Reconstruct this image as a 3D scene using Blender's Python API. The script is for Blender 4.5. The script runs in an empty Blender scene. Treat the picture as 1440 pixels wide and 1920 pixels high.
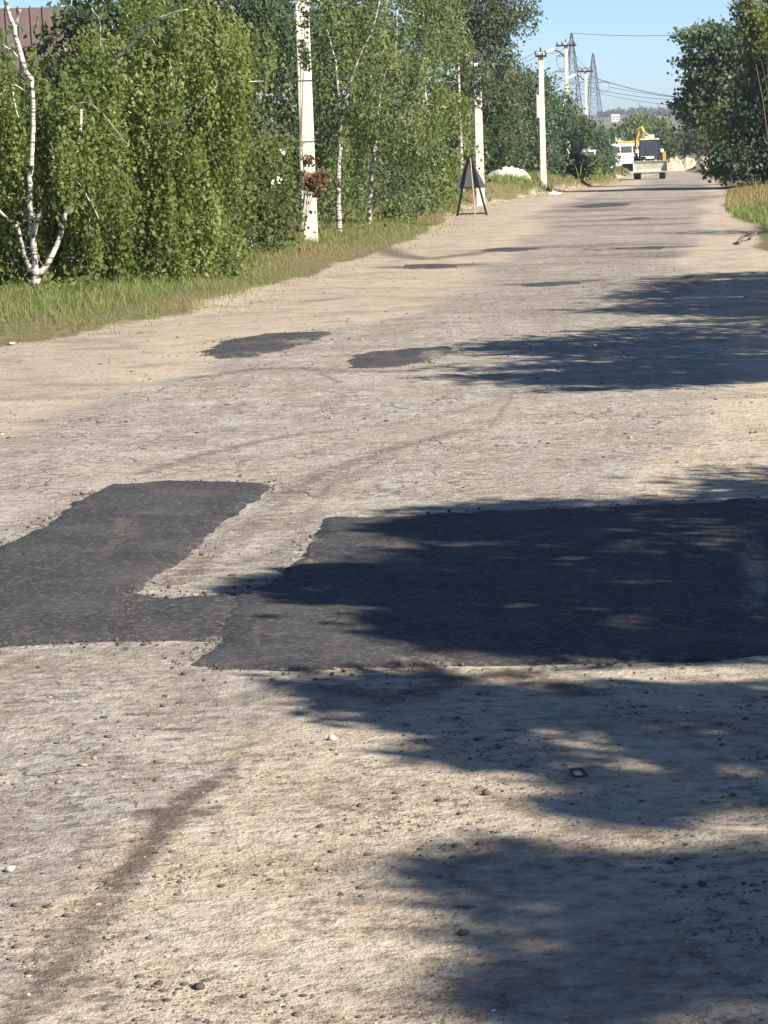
import bpy, math, random
import numpy as np
from mathutils import Vector, Matrix
from mathutils.geometry import delaunay_2d_cdt

rng = np.random.default_rng(11)
random.seed(11)
scene = bpy.context.scene
COL = scene.collection
R = math.radians

# ------------------------------------------------------------------ camera
CAM_H, FPX = 1.5, 5000.0
PITCH, ROLL = math.atan((960 - 275) / FPX), R(1.8)
cam_d = bpy.data.cameras.new('camera')
cam = bpy.data.objects.new('camera', cam_d)
COL.objects.link(cam)
cam_d.sensor_fit = 'HORIZONTAL'
cam_d.sensor_width = 36.0
cam_d.lens = FPX / 1440 * 36
cam_d.clip_start, cam_d.clip_end = 0.1, 9000
CAMROT = (Matrix.Rotation(math.pi / 2 - PITCH, 3, 'X') @ Matrix.Rotation(-ROLL, 3, 'Z'))
cam.matrix_world = Matrix.Translation((0, 0, CAM_H)) @ CAMROT.to_4x4()
scene.camera = cam

# ------------------------------------------------------------------ light
SUN_EL, SUN_AZ = R(37), R(127)          # azimuth clockwise from +Y (the view direction)
S = np.array([math.cos(SUN_EL) * math.sin(SUN_AZ), math.cos(SUN_EL) * math.cos(SUN_AZ), math.sin(SUN_EL)])
world = bpy.data.worlds.new('World')
scene.world = world
world.use_nodes = True
nt = world.node_tree
sky = nt.nodes.new('ShaderNodeTexSky')
sky.sky_type = 'NISHITA'
sky.sun_disc = False
sky.sun_elevation, sky.sun_rotation = SUN_EL, SUN_AZ
sky.altitude, sky.air_density, sky.dust_density, sky.ozone_density = 0, 0.60, 0.0, 5.2
nt.nodes['Background'].inputs['Strength'].default_value = 0.069
nt.links.new(sky.outputs[0], nt.nodes['Background'].inputs['Color'])
sun_d = bpy.data.lights.new('sun', 'SUN')
sun_d.energy, sun_d.angle, sun_d.color = 4.8, R(0.55), (1.0, 0.92, 0.79)
sun = bpy.data.objects.new('sun', sun_d)
COL.objects.link(sun)
sun.rotation_euler = Vector(S).to_track_quat('Z', 'Y').to_euler()
sun.location = (20, -10, 20)
vs = scene.view_settings
vs.view_transform, vs.look, vs.exposure, vs.gamma = 'Standard', 'None', 1.16, 1.0
vs.use_curve_mapping = False
scene.cycles.max_bounces = 6
scene.cycles.transparent_max_bounces = 8

# ------------------------------------------------------------------ noise + ground shape
def vnoise(x, y, seed=0):
    xi, yi = np.floor(x).astype(np.int64), np.floor(y).astype(np.int64)
    xf, yf = x - xi, y - yi
    u, v = xf * xf * (3 - 2 * xf), yf * yf * (3 - 2 * yf)
    def h(a, b):
        n = (a * 374761393 + b * 668265263 + seed * 1442695041) & 0xffffffff
        n = ((n ^ (n >> 13)) * 1274126177) & 0xffffffff
        return ((n ^ (n >> 16)) & 0xffff) / 65535.0
    return (h(xi, yi) * (1 - u) + h(xi + 1, yi) * u) * (1 - v) + (h(xi, yi + 1) * (1 - u) + h(xi + 1, yi + 1) * u) * v

def fbm(x, y, oct=4, seed=0):
    s, a, t = 0, 1, 0
    for k in range(oct):
        s = s + a * vnoise(x * 2 ** k + 17.3 * k, y * 2 ** k - 9.1 * k, seed + k)
        t += a
        a *= .5
    return s / t

PY = [-400, 0, 45, 62, 90, 130, 182, 260, 500, 800, 1100, 1500, 2000, 2300, 3000, 5000]
PZ = [0, 0, 0, -.08, -.15, -.62, -1.30, -1.36, -1.4, 1.0, 4.6, 10, 19, 23.6, 20, 5]
def gp(y):
    y = np.asarray(y, float)
    return sum(np.interp(y * (1 + e), PY, PZ) for e in np.linspace(-.07, .07, 7)) / 7

TT = np.geomspace(3, 3000, 9000)
def ray(px, py):
    d = CAMROT @ Vector(((px - 720) / FPX, (960 - py) / FPX, -1))
    return np.array(d)

def G(px, py):
    """pixel of the photograph -> point on the ground"""
    d = ray(px, py)
    d = d / d[1]
    z = CAM_H + TT * d[2]
    k = np.argmax(z - gp(TT) < 0)
    t = TT[k]
    return np.array([d[0] * t, t, gp(t)])

def P(px, py, Z):
    d = ray(px, py)
    d = d / d[1]
    return np.array([d[0] * Z, Z, CAM_H + d[2] * Z])

def proj(p):
    q = (np.asarray(p) - np.array([0, 0, CAM_H])) @ np.array(CAMROT)
    return 720 - q[..., 0] / q[..., 2] * FPX, 960 + q[..., 1] / q[..., 2] * FPX

def edge(pts, head, tail):
    w = [G(*p) for p in pts]
    a = sorted([(q[1], q[0]) for q in w])
    ys = [h[0] for h in head] + [q[0] for q in a] + [t[0] for t in tail]
    xs = [h[1] for h in head] + [q[1] for q in a] + [t[1] for t in tail]
    return np.array(ys), np.array(xs)

LY, LX = edge([(0, 652), (120, 634), (250, 612), (380, 588), (480, 552), (570, 512), (640, 488), (720, 470), (785, 448), (840, 415), (868, 393),
               (930, 380), (1000, 366), (1060, 358), (1120, 348), (1160, 334), (1192, 322)], [(-50, -7.5), (0, -6.0), (12, -4.6)], [(205, 19.2), (222, 20.8), (232, 17), (240, 8), (330, 8)])
RY, RX = edge([(1440, 470), (1400, 440), (1362, 405), (1358, 385), (1345, 352), (1337, 330)], [(-50, 1.5), (0, 3.2), (20, 5.2)], [(228, 26), (233, 40), (330, 40)])
def Lx(y): return np.interp(y, LY, LX)
def Rx(y): return np.interp(y, RY, RX)
def sstep(t): t = np.clip(t, 0, 1); return t * t * (3 - 2 * t)

def g(x, y):
    x, y = np.asarray(x, float), np.asarray(y, float)
    z = gp(y)
    l, r = Lx(y), Rx(y)
    near = np.clip(1 - (y - 200) / 100, 0, 1)
    bank = np.interp(y, [0, 63, 74, 105, 150, 180, 225, 260], [0, 0, .34, .34, .25, .60, .60, 0])
    z = z + near * (.10 + bank) * sstep((l + .15 - x) / .9) + near * .12 * sstep((x - r) / 1.6)
    inroad = sstep((x - l) / .8) * sstep((r - x) / .8)
    pave = sstep((x - l - .8) / .8) * sstep((.127 * y + .1 - x) / .6)
    z = z + near * (fbm(x * .9, y * .6, 3, 5) - .5) * (.05 - .03 * pave) * (1.0)
    z = z + near * (fbm(x * 5, y * 4, 2, 9) - .5) * .012 * (1 - .6 * pave)
    far = np.clip((y - 500) / 600, 0, 1)
    z = z + far * (fbm(x * .004, y * .003, 3, 3) - .5) * 5
    return z

# ------------------------------------------------------------------ mesh helpers
def link(o, parent=None):
    COL.objects.link(o)
    if parent is not None:
        o.parent = parent
    return o

def tag(o, label=None, cat=None, group=None, kind=None):
    if label: o['label'] = label
    if cat: o['category'] = cat
    if group: o['group'] = group
    if kind: o['kind'] = kind
    return o

def empty(name, loc, rz=0, label=None, cat=None, group=None):
    o = bpy.data.objects.new(name, None)
    o.location = [float(v) for v in loc]
    o.rotation_euler = (0, 0, rz)
    o.empty_display_size = .2
    link(o)
    return tag(o, label, cat, group)

def np_mesh(name, V, F, mat, parent=None, attrs=None, smooth=False):
    """V (n,3), F (m,k) ints with constant k"""
    V = np.asarray(V, np.float32)
    F = np.asarray(F, np.int32)
    me = bpy.data.meshes.new(name)
    me.vertices.add(len(V))
    me.vertices.foreach_set('co', V.ravel())
    k = F.shape[1]
    me.loops.add(F.size)
    me.loops.foreach_set('vertex_index', F.ravel())
    me.polygons.add(len(F))
    me.polygons.foreach_set('loop_start', np.arange(0, F.size, k, dtype=np.int32))
    me.polygons.foreach_set('loop_total', np.full(len(F), k, np.int32))
    if smooth:
        me.polygons.foreach_set('use_smooth', np.ones(len(F), bool))
    for an, av in (attrs or {}).items():
        a = me.attributes.new(an, 'FLOAT', 'POINT')
        a.data.foreach_set('value', np.asarray(av, np.float32))
    me.materials.append(mat)
    me.update(calc_edges=True)
    return link(bpy.data.objects.new(name, me), parent)

class MB:
    """collects boxes, bars, tubes and profiles; build() links them as one mesh object"""
    def __init__(s): s.v, s.f = [], []
    def add(s, vs_, fs_):
        n = len(s.v)
        s.v += [tuple(float(c) for c in v) for v in vs_]
        s.f += [tuple(i + n for i in f) for f in fs_]
        return s
    def box(s, c, d, rot=None, taper=(1, 1)):
        hx, hy, hz = d[0] / 2, d[1] / 2, d[2] / 2
        q = []
        for z in (-1, 1):
            tx, ty = taper if z > 0 else (1, 1)
            for x, y in ((-1, -1), (1, -1), (1, 1), (-1, 1)):
                q.append(Vector((x * hx * tx, y * hy * ty, z * hz)))
        if rot is not None: q = [rot @ v for v in q]
        q = [v + Vector(c) for v in q]
        return s.add(q, [(3, 2, 1, 0), (4, 5, 6, 7), (0, 1, 5, 4), (1, 2, 6, 5), (2, 3, 7, 6), (3, 0, 4, 7)])
    def tube(s, pts, rad, n=8, cap=True):
        pts = [Vector([float(c) for c in p]) for p in pts]
        if not hasattr(rad, '__len__'): rad = [rad] * len(pts)
        vs_, fs_ = [], []
        ref = None
        for i, p in enumerate(pts):
            t = (pts[min(i + 1, len(pts) - 1)] - pts[max(i - 1, 0)])
            t = t.normalized() if t.length > 1e-9 else Vector((0, 0, 1))
            if ref is None:
                ref = t.cross(Vector((0, 1, 0))) if abs(t.y) < .9 else t.cross(Vector((1, 0, 0)))
            a = (ref - t * ref.dot(t)).normalized()
            ref = a
            b = t.cross(a)
            for k in range(n):
                w = 2 * math.pi * k / n
                vs_.append(p + (a * math.cos(w) + b * math.sin(w)) * rad[i])
        for i in range(len(pts) - 1):
            for k in range(n):
                fs_.append((i * n + k, i * n + (k + 1) % n, (i + 1) * n + (k + 1) % n, (i + 1) * n + k))
        if cap:
            fs_.append(tuple(range(n - 1, -1, -1)))
            fs_.append(tuple((len(pts) - 1) * n + k for k in range(n)))
        return s.add(vs_, fs_)
    def bar(s, a, b, w, h=None):
        return s.tube([a, b], [w * .707, (h or w) * .707], 4)
    def prism(s, prof, x0, x1):
        """profile of (y, z) points extruded along x"""
        n = len(prof)
        vs_ = [(x0, y, z) for y, z in prof] + [(x1, y, z) for y, z in prof]
        fs_ = [tuple(range(n - 1, -1, -1)), tuple(range(n, 2 * n))]
        fs_ += [(i, (i + 1) % n, n + (i + 1) % n, n + i) for i in range(n)]
        return s.add(vs_, fs_)
    def build(s, name, mat, parent=None, bevel=0, smooth=False, loc=None):
        me = bpy.data.meshes.new(name)
        me.from_pydata(s.v, [], s.f)
        me.validate()
        me.materials.append(mat)
        import bmesh
        bm = bmesh.new(); bm.from_mesh(me)
        bmesh.ops.recalc_face_normals(bm, faces=bm.faces)
        bm.to_mesh(me); bm.free()
        if smooth:
            for p in me.polygons: p.use_smooth = True
        o = link(bpy.data.objects.new(name, me), parent)
        if loc is not None: o.location = [float(c) for c in loc]
        if bevel:
            m = o.modifiers.new('bevel', 'BEVEL')
            m.width, m.segments, m.limit_method = bevel, 2, 'ANGLE'
        return o

# ------------------------------------------------------------------ materials
def new_mat(name):
    m = bpy.data.materials.new(name)
    m.use_nodes = True
    return m, m.node_tree, m.node_tree.nodes['Principled BSDF']

class NT:
    def __init__(s, t): s.t = t
    def n(s, typ, **kw):
        nd = s.t.nodes.new(typ)
        for k, v in kw.items():
            if k.startswith('i_'):
                nd.inputs[k[2:].replace('_', ' ')].default_value = v
            else:
                setattr(nd, k, v)
        return nd
    def l(s, a, b): s.t.links.new(a, b)
    def noise(s, vec, scale, detail=4, rough=.55, dist=0):
        nd = s.n('ShaderNodeTexNoise')
        nd.inputs['Scale'].default_value, nd.inputs['Detail'].default_value = scale, detail
        nd.inputs['Roughness'].default_value, nd.inputs['Distortion'].default_value = rough, dist
        if vec is not None: s.l(vec, nd.inputs['Vector'])
        return nd.outputs['Fac']
    def ramp(s, fac, stops, interp='LINEAR'):
        nd = s.n('ShaderNodeValToRGB')
        cr = nd.color_ramp
        cr.interpolation = interp
        while len(cr.elements) < len(stops): cr.elements.new(.5)
        for e, (p, c) in zip(cr.elements, stops):
            e.position = p
            e.color = (*c, 1) if hasattr(c, '__len__') else (c, c, c, 1)
        s.l(fac, nd.inputs[0])
        return nd.outputs['Color']
    def mix(s, fac, a, b, blend='MIX'):
        nd = s.n('ShaderNodeMix', data_type='RGBA', blend_type=blend)
        for sock, v in ((nd.inputs[0], fac), (nd.inputs[6], a), (nd.inputs[7], b)):
            if hasattr(v, 'is_linked') or hasattr(v, 'links'): s.l(v, sock)
            elif hasattr(v, '__len__'): sock.default_value = (*v, 1)
            else: sock.default_value = v
        return nd.outputs[2]
    def math(s, op, a, b=0, clamp=False):
        nd = s.n('ShaderNodeMath', operation=op, use_clamp=clamp)
        for sock, v in ((nd.inputs[0], a), (nd.inputs[1], b)):
            if hasattr(v, 'links'): s.l(v, sock)
            else: sock.default_value = v
        return nd.outputs[0]
    def attr(s, name): return s.n('ShaderNodeAttribute', attribute_name=name).outputs['Fac']
    def coord(s): return s.n('ShaderNodeTexCoord').outputs['Object']
    def mapped(s, vec, scale):
        nd = s.n('ShaderNodeMapping')
        nd.inputs['Scale'].default_value = scale
        s.l(vec, nd.inputs['Vector'])
        return nd.outputs[0]
    def bump(s, h, bsdf, strength=.5, dist=.01, prev=None):
        nd = s.n('ShaderNodeBump')
        nd.inputs['Strength'].default_value, nd.inputs['Distance'].default_value = strength, dist
        s.l(h, nd.inputs['Height'])
        if prev is not None: s.l(prev, nd.inputs['Normal'])
        if bsdf is not None: s.l(nd.outputs[0], bsdf.inputs['Normal'])
        return nd.outputs[0]

def simple(name, col, rough=.7, metal=0, var=.25, scale=6, bump=0, dirt=None):
    m, t, b = new_mat(name)
    k = NT(t)
    v = k.coord()
    n = k.noise(v, scale, 5, .6)
    c2 = tuple(c * (1 - var) for c in col)
    c3 = tuple(min(1, c * (1 + var)) for c in col)
    c = k.ramp(n, [(.3, c2), (.7, c3)])
    if dirt:
        n2 = k.noise(v, scale * .6, 6, .7)
        c = k.mix(k.ramp(n2, [(.48, 0.), (.66, .85)]), c, dirt)
    k.l(c, b.inputs['Base Color'])
    b.inputs['Roughness'].default_value = rough
    b.inputs['Metallic'].default_value = metal
    b.inputs['Specular IOR Level'].default_value = .3
    if bump: k.bump(n, b, .6, bump)
    return m

def leaf_mat(name, dark, light, alt=None, trans=.42):
    m, t, b = new_mat(name)
    k = NT(t)
    a = k.attr('tint')
    stops = [(0, dark), (.85, light)]
    if alt: stops.append((.97, alt))
    c = k.ramp(a, stops)
    k.l(c, b.inputs['Base Color'])
    b.inputs['Roughness'].default_value = .55
    b.inputs['Specular IOR Level'].default_value = .25
    tr = k.n('ShaderNodeBsdfTranslucent')
    k.l(k.mix(1.0, c, (1.25, 1.2, .55), 'MULTIPLY'), tr.inputs['Color'])
    mx = k.n('ShaderNodeMixShader')
    mx.inputs[0].default_value = trans
    k.l(b.outputs[0], mx.inputs[1]); k.l(tr.outputs[0], mx.inputs[2])
    k.l(mx.outputs[0], t.nodes['Material Output'].inputs['Surface'])
    return m

def ground_mat():
    m, t, b = new_mat('dusty_road')
    k = NT(t)
    v = k.coord()
    big = k.noise(v, .55, 5, .6)
    mid = k.noise(v, 3.2, 7, .62, .3)
    fine = k.noise(v, 24, 7, .72)
    grit = k.noise(v, 110, 4, .7)
    along = k.noise(k.mapped(v, (2.2, .35, 1)), 1.0, 5, .6, .4)
    # old pavement: pale worn asphalt with exposed aggregate
    pc = k.ramp(mid, [(.34, (.285, .250, .212)), (.50, (.385, .350, .305)), (.66, (.50, .468, .42))])
    pc = k.mix(k.ramp(along, [(.46, 0.), (.66, .55)]), pc, (.30, .248, .20))
    pc = k.mix(k.ramp(big, [(.45, 0.), (.62, .45)]), pc, (.43, .385, .315))
    # sand and dirt of the shoulders
    sc = k.ramp(mid, [(.32, (.435, .350, .255)), (.50, (.53, .445, .335)), (.68, (.60, .52, .405))])
    sc = k.mix(k.ramp(big, [(.40, 0.), (.65, .55)]), sc, (.45, .385, .30))
    pav = k.math('ADD', k.attr('pave'), k.math('MULTIPLY', k.math('SUBTRACT', mid, .5), 1.3))
    pav = k.math('ADD', pav, k.math('MULTIPLY', k.math('SUBTRACT', fine, .5), .5))
    c = k.mix(k.ramp(pav, [(.40, 0.), (.62, 1.)]), sc, pc)
    mot = k.noise(k.mapped(v, (1, 1.5, 1)), 1.15, 7, .68, .5)
    c = k.mix(k.ramp(mot, [(.52, 0.), (.64, .6)]), c, (.285, .225, .178))
    c = k.mix(k.ramp(mot, [(.36, .4), (.47, 0.)]), c, (.58, .53, .455))
    c = k.mix(k.math('MULTIPLY', k.attr('earth'), .85), c, k.mix(1.0, c, (.74, .735, .745), 'MULTIPLY'))
    # dark marks: rubbed-in soil, tyre tracks, old bitumen, far shade bands painted in
    st = k.math('ADD', k.attr('stain_shade'), k.math('MULTIPLY', k.math('SUBTRACT', fine, .5), .9))
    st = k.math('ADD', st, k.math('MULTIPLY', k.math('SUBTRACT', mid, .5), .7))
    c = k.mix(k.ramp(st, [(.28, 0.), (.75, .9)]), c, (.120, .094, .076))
    # soil and litter under the verges
    so = k.math('ADD', k.attr('soil'), k.math('MULTIPLY', k.math('SUBTRACT', mid, .5), .8))
    soc = k.ramp(fine, [(.35, (.085, .075, .038)), (.65, (.20, .175, .085))])
    c = k.mix(k.ramp(so, [(.4, 0.), (.62, 1.)]), c, soc)
    # grit: dark pebble specks, shade painted into the pits, pale chips
    cob = k.noise(k.mapped(v, (1, 1.15, 1)), 14, 5, .72)
    rg = k.attr('rough')
    patchy = k.ramp(k.noise(v, 2.1, 4, .6), [(.40, .35), (.60, 1.)])
    rgp = k.math('MULTIPLY', rg, patchy)
    c = k.mix(k.math('MULTIPLY', rgp, k.ramp(cob, [(.40, .80), (.485, 0.)])), c, (.175, .145, .118))
    c = k.mix(k.math('MULTIPLY', rg, k.ramp(cob, [(.53, 0.), (.64, .5)])), c, (.64, .60, .51))
    c = k.mix(k.math('MULTIPLY', rgp, k.ramp(fine, [(.36, .85), (.47, 0.)])), c, (.13, .105, .085))
    # crack network of the old asphalt
    wv = k.n('ShaderNodeVectorMath', operation='ADD')
    wn = k.n('ShaderNodeTexNoise'); wn.inputs['Scale'].default_value = 2.2; wn.inputs['Detail'].default_value = 5
    k.l(v, wn.inputs['Vector'])
    ws = k.n('ShaderNodeVectorMath', operation='SCALE'); ws.inputs['Scale'].default_value = .9
    k.l(wn.outputs['Color'], ws.inputs[0]); k.l(v, wv.inputs[0]); k.l(ws.outputs[0], wv.inputs[1])
    ck = k.n('ShaderNodeTexVoronoi', feature='DISTANCE_TO_EDGE'); ck.inputs['Scale'].default_value = 1.5
    k.l(wv.outputs[0], ck.inputs['Vector'])
    crack = k.ramp(ck.outputs['Distance'], [(.004, 1.), (.022, 0.)])
    ckm = k.math('MULTIPLY', crack, k.ramp(k.noise(v, .8, 3, .6), [(.46, 0.), (.60, .6)]))
    ckm = k.math('MULTIPLY', ckm, k.attr('pave'))
    c = k.mix(ckm, c, (.10, .08, .065))
    c = k.mix(k.ramp(grit, [(.28, .75), (.42, 0.)]), c, (.15, .12, .092))
    c = k.mix(k.ramp(grit, [(.62, 0.), (.74, .5)]), c, (.66, .60, .48))
    vo = k.n('ShaderNodeTexVoronoi', feature='F1')
    vo.inputs['Scale'].default_value = 38
    k.l(v, vo.inputs['Vector'])
    chips = k.ramp(vo.outputs['Distance'], [(.10, 1.), (.22, 0.)])
    sel = k.n('ShaderNodeSeparateColor'); k.l(vo.outputs['Color'], sel.inputs[0])
    pick = k.ramp(sel.outputs[0], [(.80, 0.), (.84, .8)])
    c = k.mix(k.math('MULTIPLY', chips, pick), c, k.ramp(sel.outputs[1], [(.3, (.075, .06, .05)), (.9, (.60, .55, .46))]))
    k.l(c, b.inputs['Base Color'])
    b.inputs['Roughness'].default_value = .95
    b.inputs['Specular IOR Level'].default_value = .08
    h = k.math('ADD', k.math('MULTIPLY', fine, 1.0), k.math('MULTIPLY', grit, .25))
    h = k.math('ADD', h, k.math('MULTIPLY', mid, 1.2))
    h = k.math('ADD', h, k.math('MULTIPLY', k.math('MULTIPLY', cob, rg), 1.8))
    h = k.math('SUBTRACT', h, ckm)
    h = k.math('ADD', h, k.math('MULTIPLY', k.math('MULTIPLY', chips, pick), .3))
    k.bump(h, b, .9, .024)
    return m

def asphalt_mat():
    m, t, b = new_mat('fresh_asphalt')
    k = NT(t)
    v = k.coord()
    fine = k.noise(v, 60, 6, .75)
    mid = k.noise(v, 2.6, 6, .65, .4)
    m2 = k.noise(k.mapped(v, (3.0, 1.0, 1)), 3.0, 6, .7, .5)
    c = k.ramp(fine, [(.36, (.022, .022, .026)), (.64, (.074, .071, .073))])
    w = k.math('ADD', k.attr('wear'), k.math('MULTIPLY', k.math('SUBTRACT', m2, .5), 1.1))
    w = k.math('ADD', w, k.math('MULTIPLY', k.math('SUBTRACT', fine, .5), .9))
    c = k.mix(k.ramp(mid, [(.48, 0.), (.68, .38)]), c, (.14, .128, .115))
    agg = k.n('ShaderNodeTexVoronoi', feature='F1'); agg.inputs['Scale'].default_value = 70
    k.l(v, agg.inputs['Vector'])
    ac = k.n('ShaderNodeSeparateColor'); k.l(agg.outputs['Color'], ac.inputs[0])
    c = k.mix(k.ramp(ac.outputs[0], [(.84, 0.), (.92, .5)]), c, (.17, .158, .142))
    trk = k.noise(k.mapped(v, (2.6, .5, 1)), 1.6, 6, .7, .3)
    c = k.mix(k.ramp(trk, [(.56, 0.), (.70, .38)]), c, (.22, .185, .145))
    c = k.mix(k.ramp(w, [(.38, 0.), (.75, .9)]), c, (.34, .29, .215))
    k.l(c, b.inputs['Base Color'])
    b.inputs['Roughness'].default_value = .85
    b.inputs['Specular IOR Level'].default_value = .2
    k.bump(k.math('ADD', fine, k.math('MULTIPLY', mid, .6)), b, .8, .01)
    return m

def bark_mat(name, white, dark, birch=True):
    m, t, b = new_mat(name)
    k = NT(t)
    v = k.coord()
    n = k.noise(k.mapped(v, (3, 3, 14)), 1.6, 6, .7, .6)
    n2 = k.noise(v, 2.3, 4, .6)
    c = k.ramp(n, [(.43, dark), (.515, white)]) if birch else k.ramp(n, [(.3, dark), (.7, white)])
    c = k.mix(k.ramp(n2, [(.56, 0.), (.70, .8)]), c, tuple(d * 1.6 for d in dark))
    k.l(c, b.inputs['Base Color'])
    b.inputs['Roughness'].default_value = .75
    k.bump(n, b, .5, .01)
    return m

def terrain_mat():
    m, t, b = new_mat('far_fields')
    k = NT(t)
    v = k.coord()
    n1 = k.noise(k.mapped(v, (.004, .012, 0)), 1.0, 4, .5, .6)
    n2 = k.noise(v, .05, 6, .7)
    c = k.ramp(n1, [(.30, (.075, .095, .045)), (.45, (.17, .155, .085)), (.55, (.24, .21, .13)), (.68, (.10, .12, .06))])
    c = k.mix(k.ramp(n2, [(.45, 0.), (.65, .6)]), c, (.06, .08, .04))
    k.l(c, b.inputs['Base Color'])
    b.inputs['Roughness'].default_value = 1
    b.inputs['Specular IOR Level'].default_value = 0
    return m

M = dict(
    ground=ground_mat(), asphalt=asphalt_mat(), terrain=terrain_mat(),
    birch=bark_mat('birch_bark', (.56, .54, .47), (.07, .06, .05)),
    bark=bark_mat('brown_bark', (.20, .15, .11), (.06, .045, .035), False),
    leaf_birch=leaf_mat('birch_leaves', (.105, .142, .042), (.245, .300, .108), (.33, .35, .16), .54),
    leaf_birch_b=leaf_mat('cool_birch_leaves', (.085, .122, .050), (.205, .262, .115), (.28, .31, .16), .52),
    leaf_dark=leaf_mat('dark_leaves', (.045, .070, .034), (.120, .165, .078), None, .4),
    leaf_olive=leaf_mat('reddish_leaves', (.060, .080, .028), (.16, .185, .070), (.26, .16, .085)),
    leaf_brown=leaf_mat('withered_leaves', (.09, .055, .03), (.24, .15, .075), (.30, .24, .12)),
    leaf_grey=leaf_mat('silvery_leaves', (.055, .080, .045), (.15, .185, .115), (.25, .27, .20)),
    leaf_blue=leaf_mat('bluish_leaves', (.045, .078, .048), (.135, .190, .112), (.22, .27, .18)),
    leaf_yellow=leaf_mat('yellowish_leaves', (.075, .105, .03), (.20, .24, .085), (.27, .28, .10)),
    grass=leaf_mat('grass_blades', (.095, .130, .035), (.24, .28, .095), (.38, .33, .17), .3),
    dry=leaf_mat('dry_grass', (.17, .14, .06), (.38, .30, .15), (.35, .19, .11), .3),
    concrete=simple('pole_concrete', (.68, .64, .56), .85, 0, .10, 5, .003, (.50, .46, .39)),
    steel=simple('lattice_steel', (.13, .14, .16), .6, .3, .2, 2),
    darkmetal=simple('dark_metal', (.035, .030, .028), .6, .2, .3, 8),
    wood=simple('pale_wood', (.42, .34, .22), .8, 0, .2, 12),
    signback=simple('sign_back', (.085, .09, .10), .55, .3, .15, 6),
    lime=simple('white_heap', (.72, .67, .53), .95, 0, .12, 8, .04),
    lamp=simple('lamp_housing', (.80, .81, .80), .4, 0, .05, 5),
    ceramic=simple('insulator_glaze', (.20, .21, .22), .3, 0, .2, 5),
    yellow=simple('yellow_paint', (.60, .34, .07), .5, 0, .12, 4, 0, (.45, .30, .10)),
    orange=simple('orange_paint', (.50, .22, .06), .5, 0, .1, 3),
    white=simple('white_paint', (.66, .66, .64), .35, 0, .04, 3),
    plate=simple('plate_white', (.84, .84, .82), .4, 0, .02, 3),
    bucket=simple('worn_bucket', (.48, .46, .38), .6, .1, .18, 5, 0, (.32, .27, .20)),
    cabdark=simple('dark_body', (.035, .035, .045), .5, 0, .25, 5),
    rubber=simple('tyre_rubber', (.028, .027, .026), .9, 0, .2, 9, 0, (.09, .075, .06)),
    rubble=simple('rubble', (.50, .40, .28), .95, 0, .25, 3, .05),
    chunk=simple('pale_chunks', (.56, .46, .33), .9, 0, .2, 3, .03),
    brownroof=simple('brown_roof', (.115, .082, .072), .7, 0, .15, 4),
    bluewall=simple('blue_wall', (.16, .26, .40), .7, 0, .1, 3),
    greyfence=simple('grey_fence', (.30, .29, .27), .9, 0, .25, 3),
    cream=simple('cream_wall', (.62, .58, .50), .85, 0, .08, 3),
    wire=simple('wire', (.06, .06, .07), .6, .4, .1, 3),
    slate=simple('grey_roof', (.36, .40, .38), .7, 0, .15, 3),
)
def glass_mat():
    m, t, b = new_mat('window_glass')
    b.inputs['Base Color'].default_value = (.05, .06, .075, 1)
    b.inputs['Roughness'].default_value = .12
    b.inputs['Specular IOR Level'].default_value = .6
    return m
M['glass'] = glass_mat()
def stone_mat():
    m, t, b = new_mat('stones')
    k = NT(t)
    k.l(k.ramp(k.attr('tint'), [(0, (.055, .045, .04)), (.55, (.14, .115, .09)), (.8, (.34, .29, .21)), (1, (.60, .55, .46))]), b.inputs['Base Color'])
    b.inputs['Roughness'].default_value = .9
    return m
M['stone'] = stone_mat()

# ------------------------------------------------------------------ ground
def seg_dist(X, Y, pts):
    d = np.full(X.shape, 1e9)
    for (ax, ay), (bx, by) in zip(pts[:-1], pts[1:]):
        vx, vy = bx - ax, by - ay
        t = np.clip(((X - ax) * vx + (Y - ay) * vy) / (vx * vx + vy * vy + 1e-12), 0, 1)
        d = np.minimum(d, np.hypot(X - ax - t * vx, Y - ay - t * vy))
    return d

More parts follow.
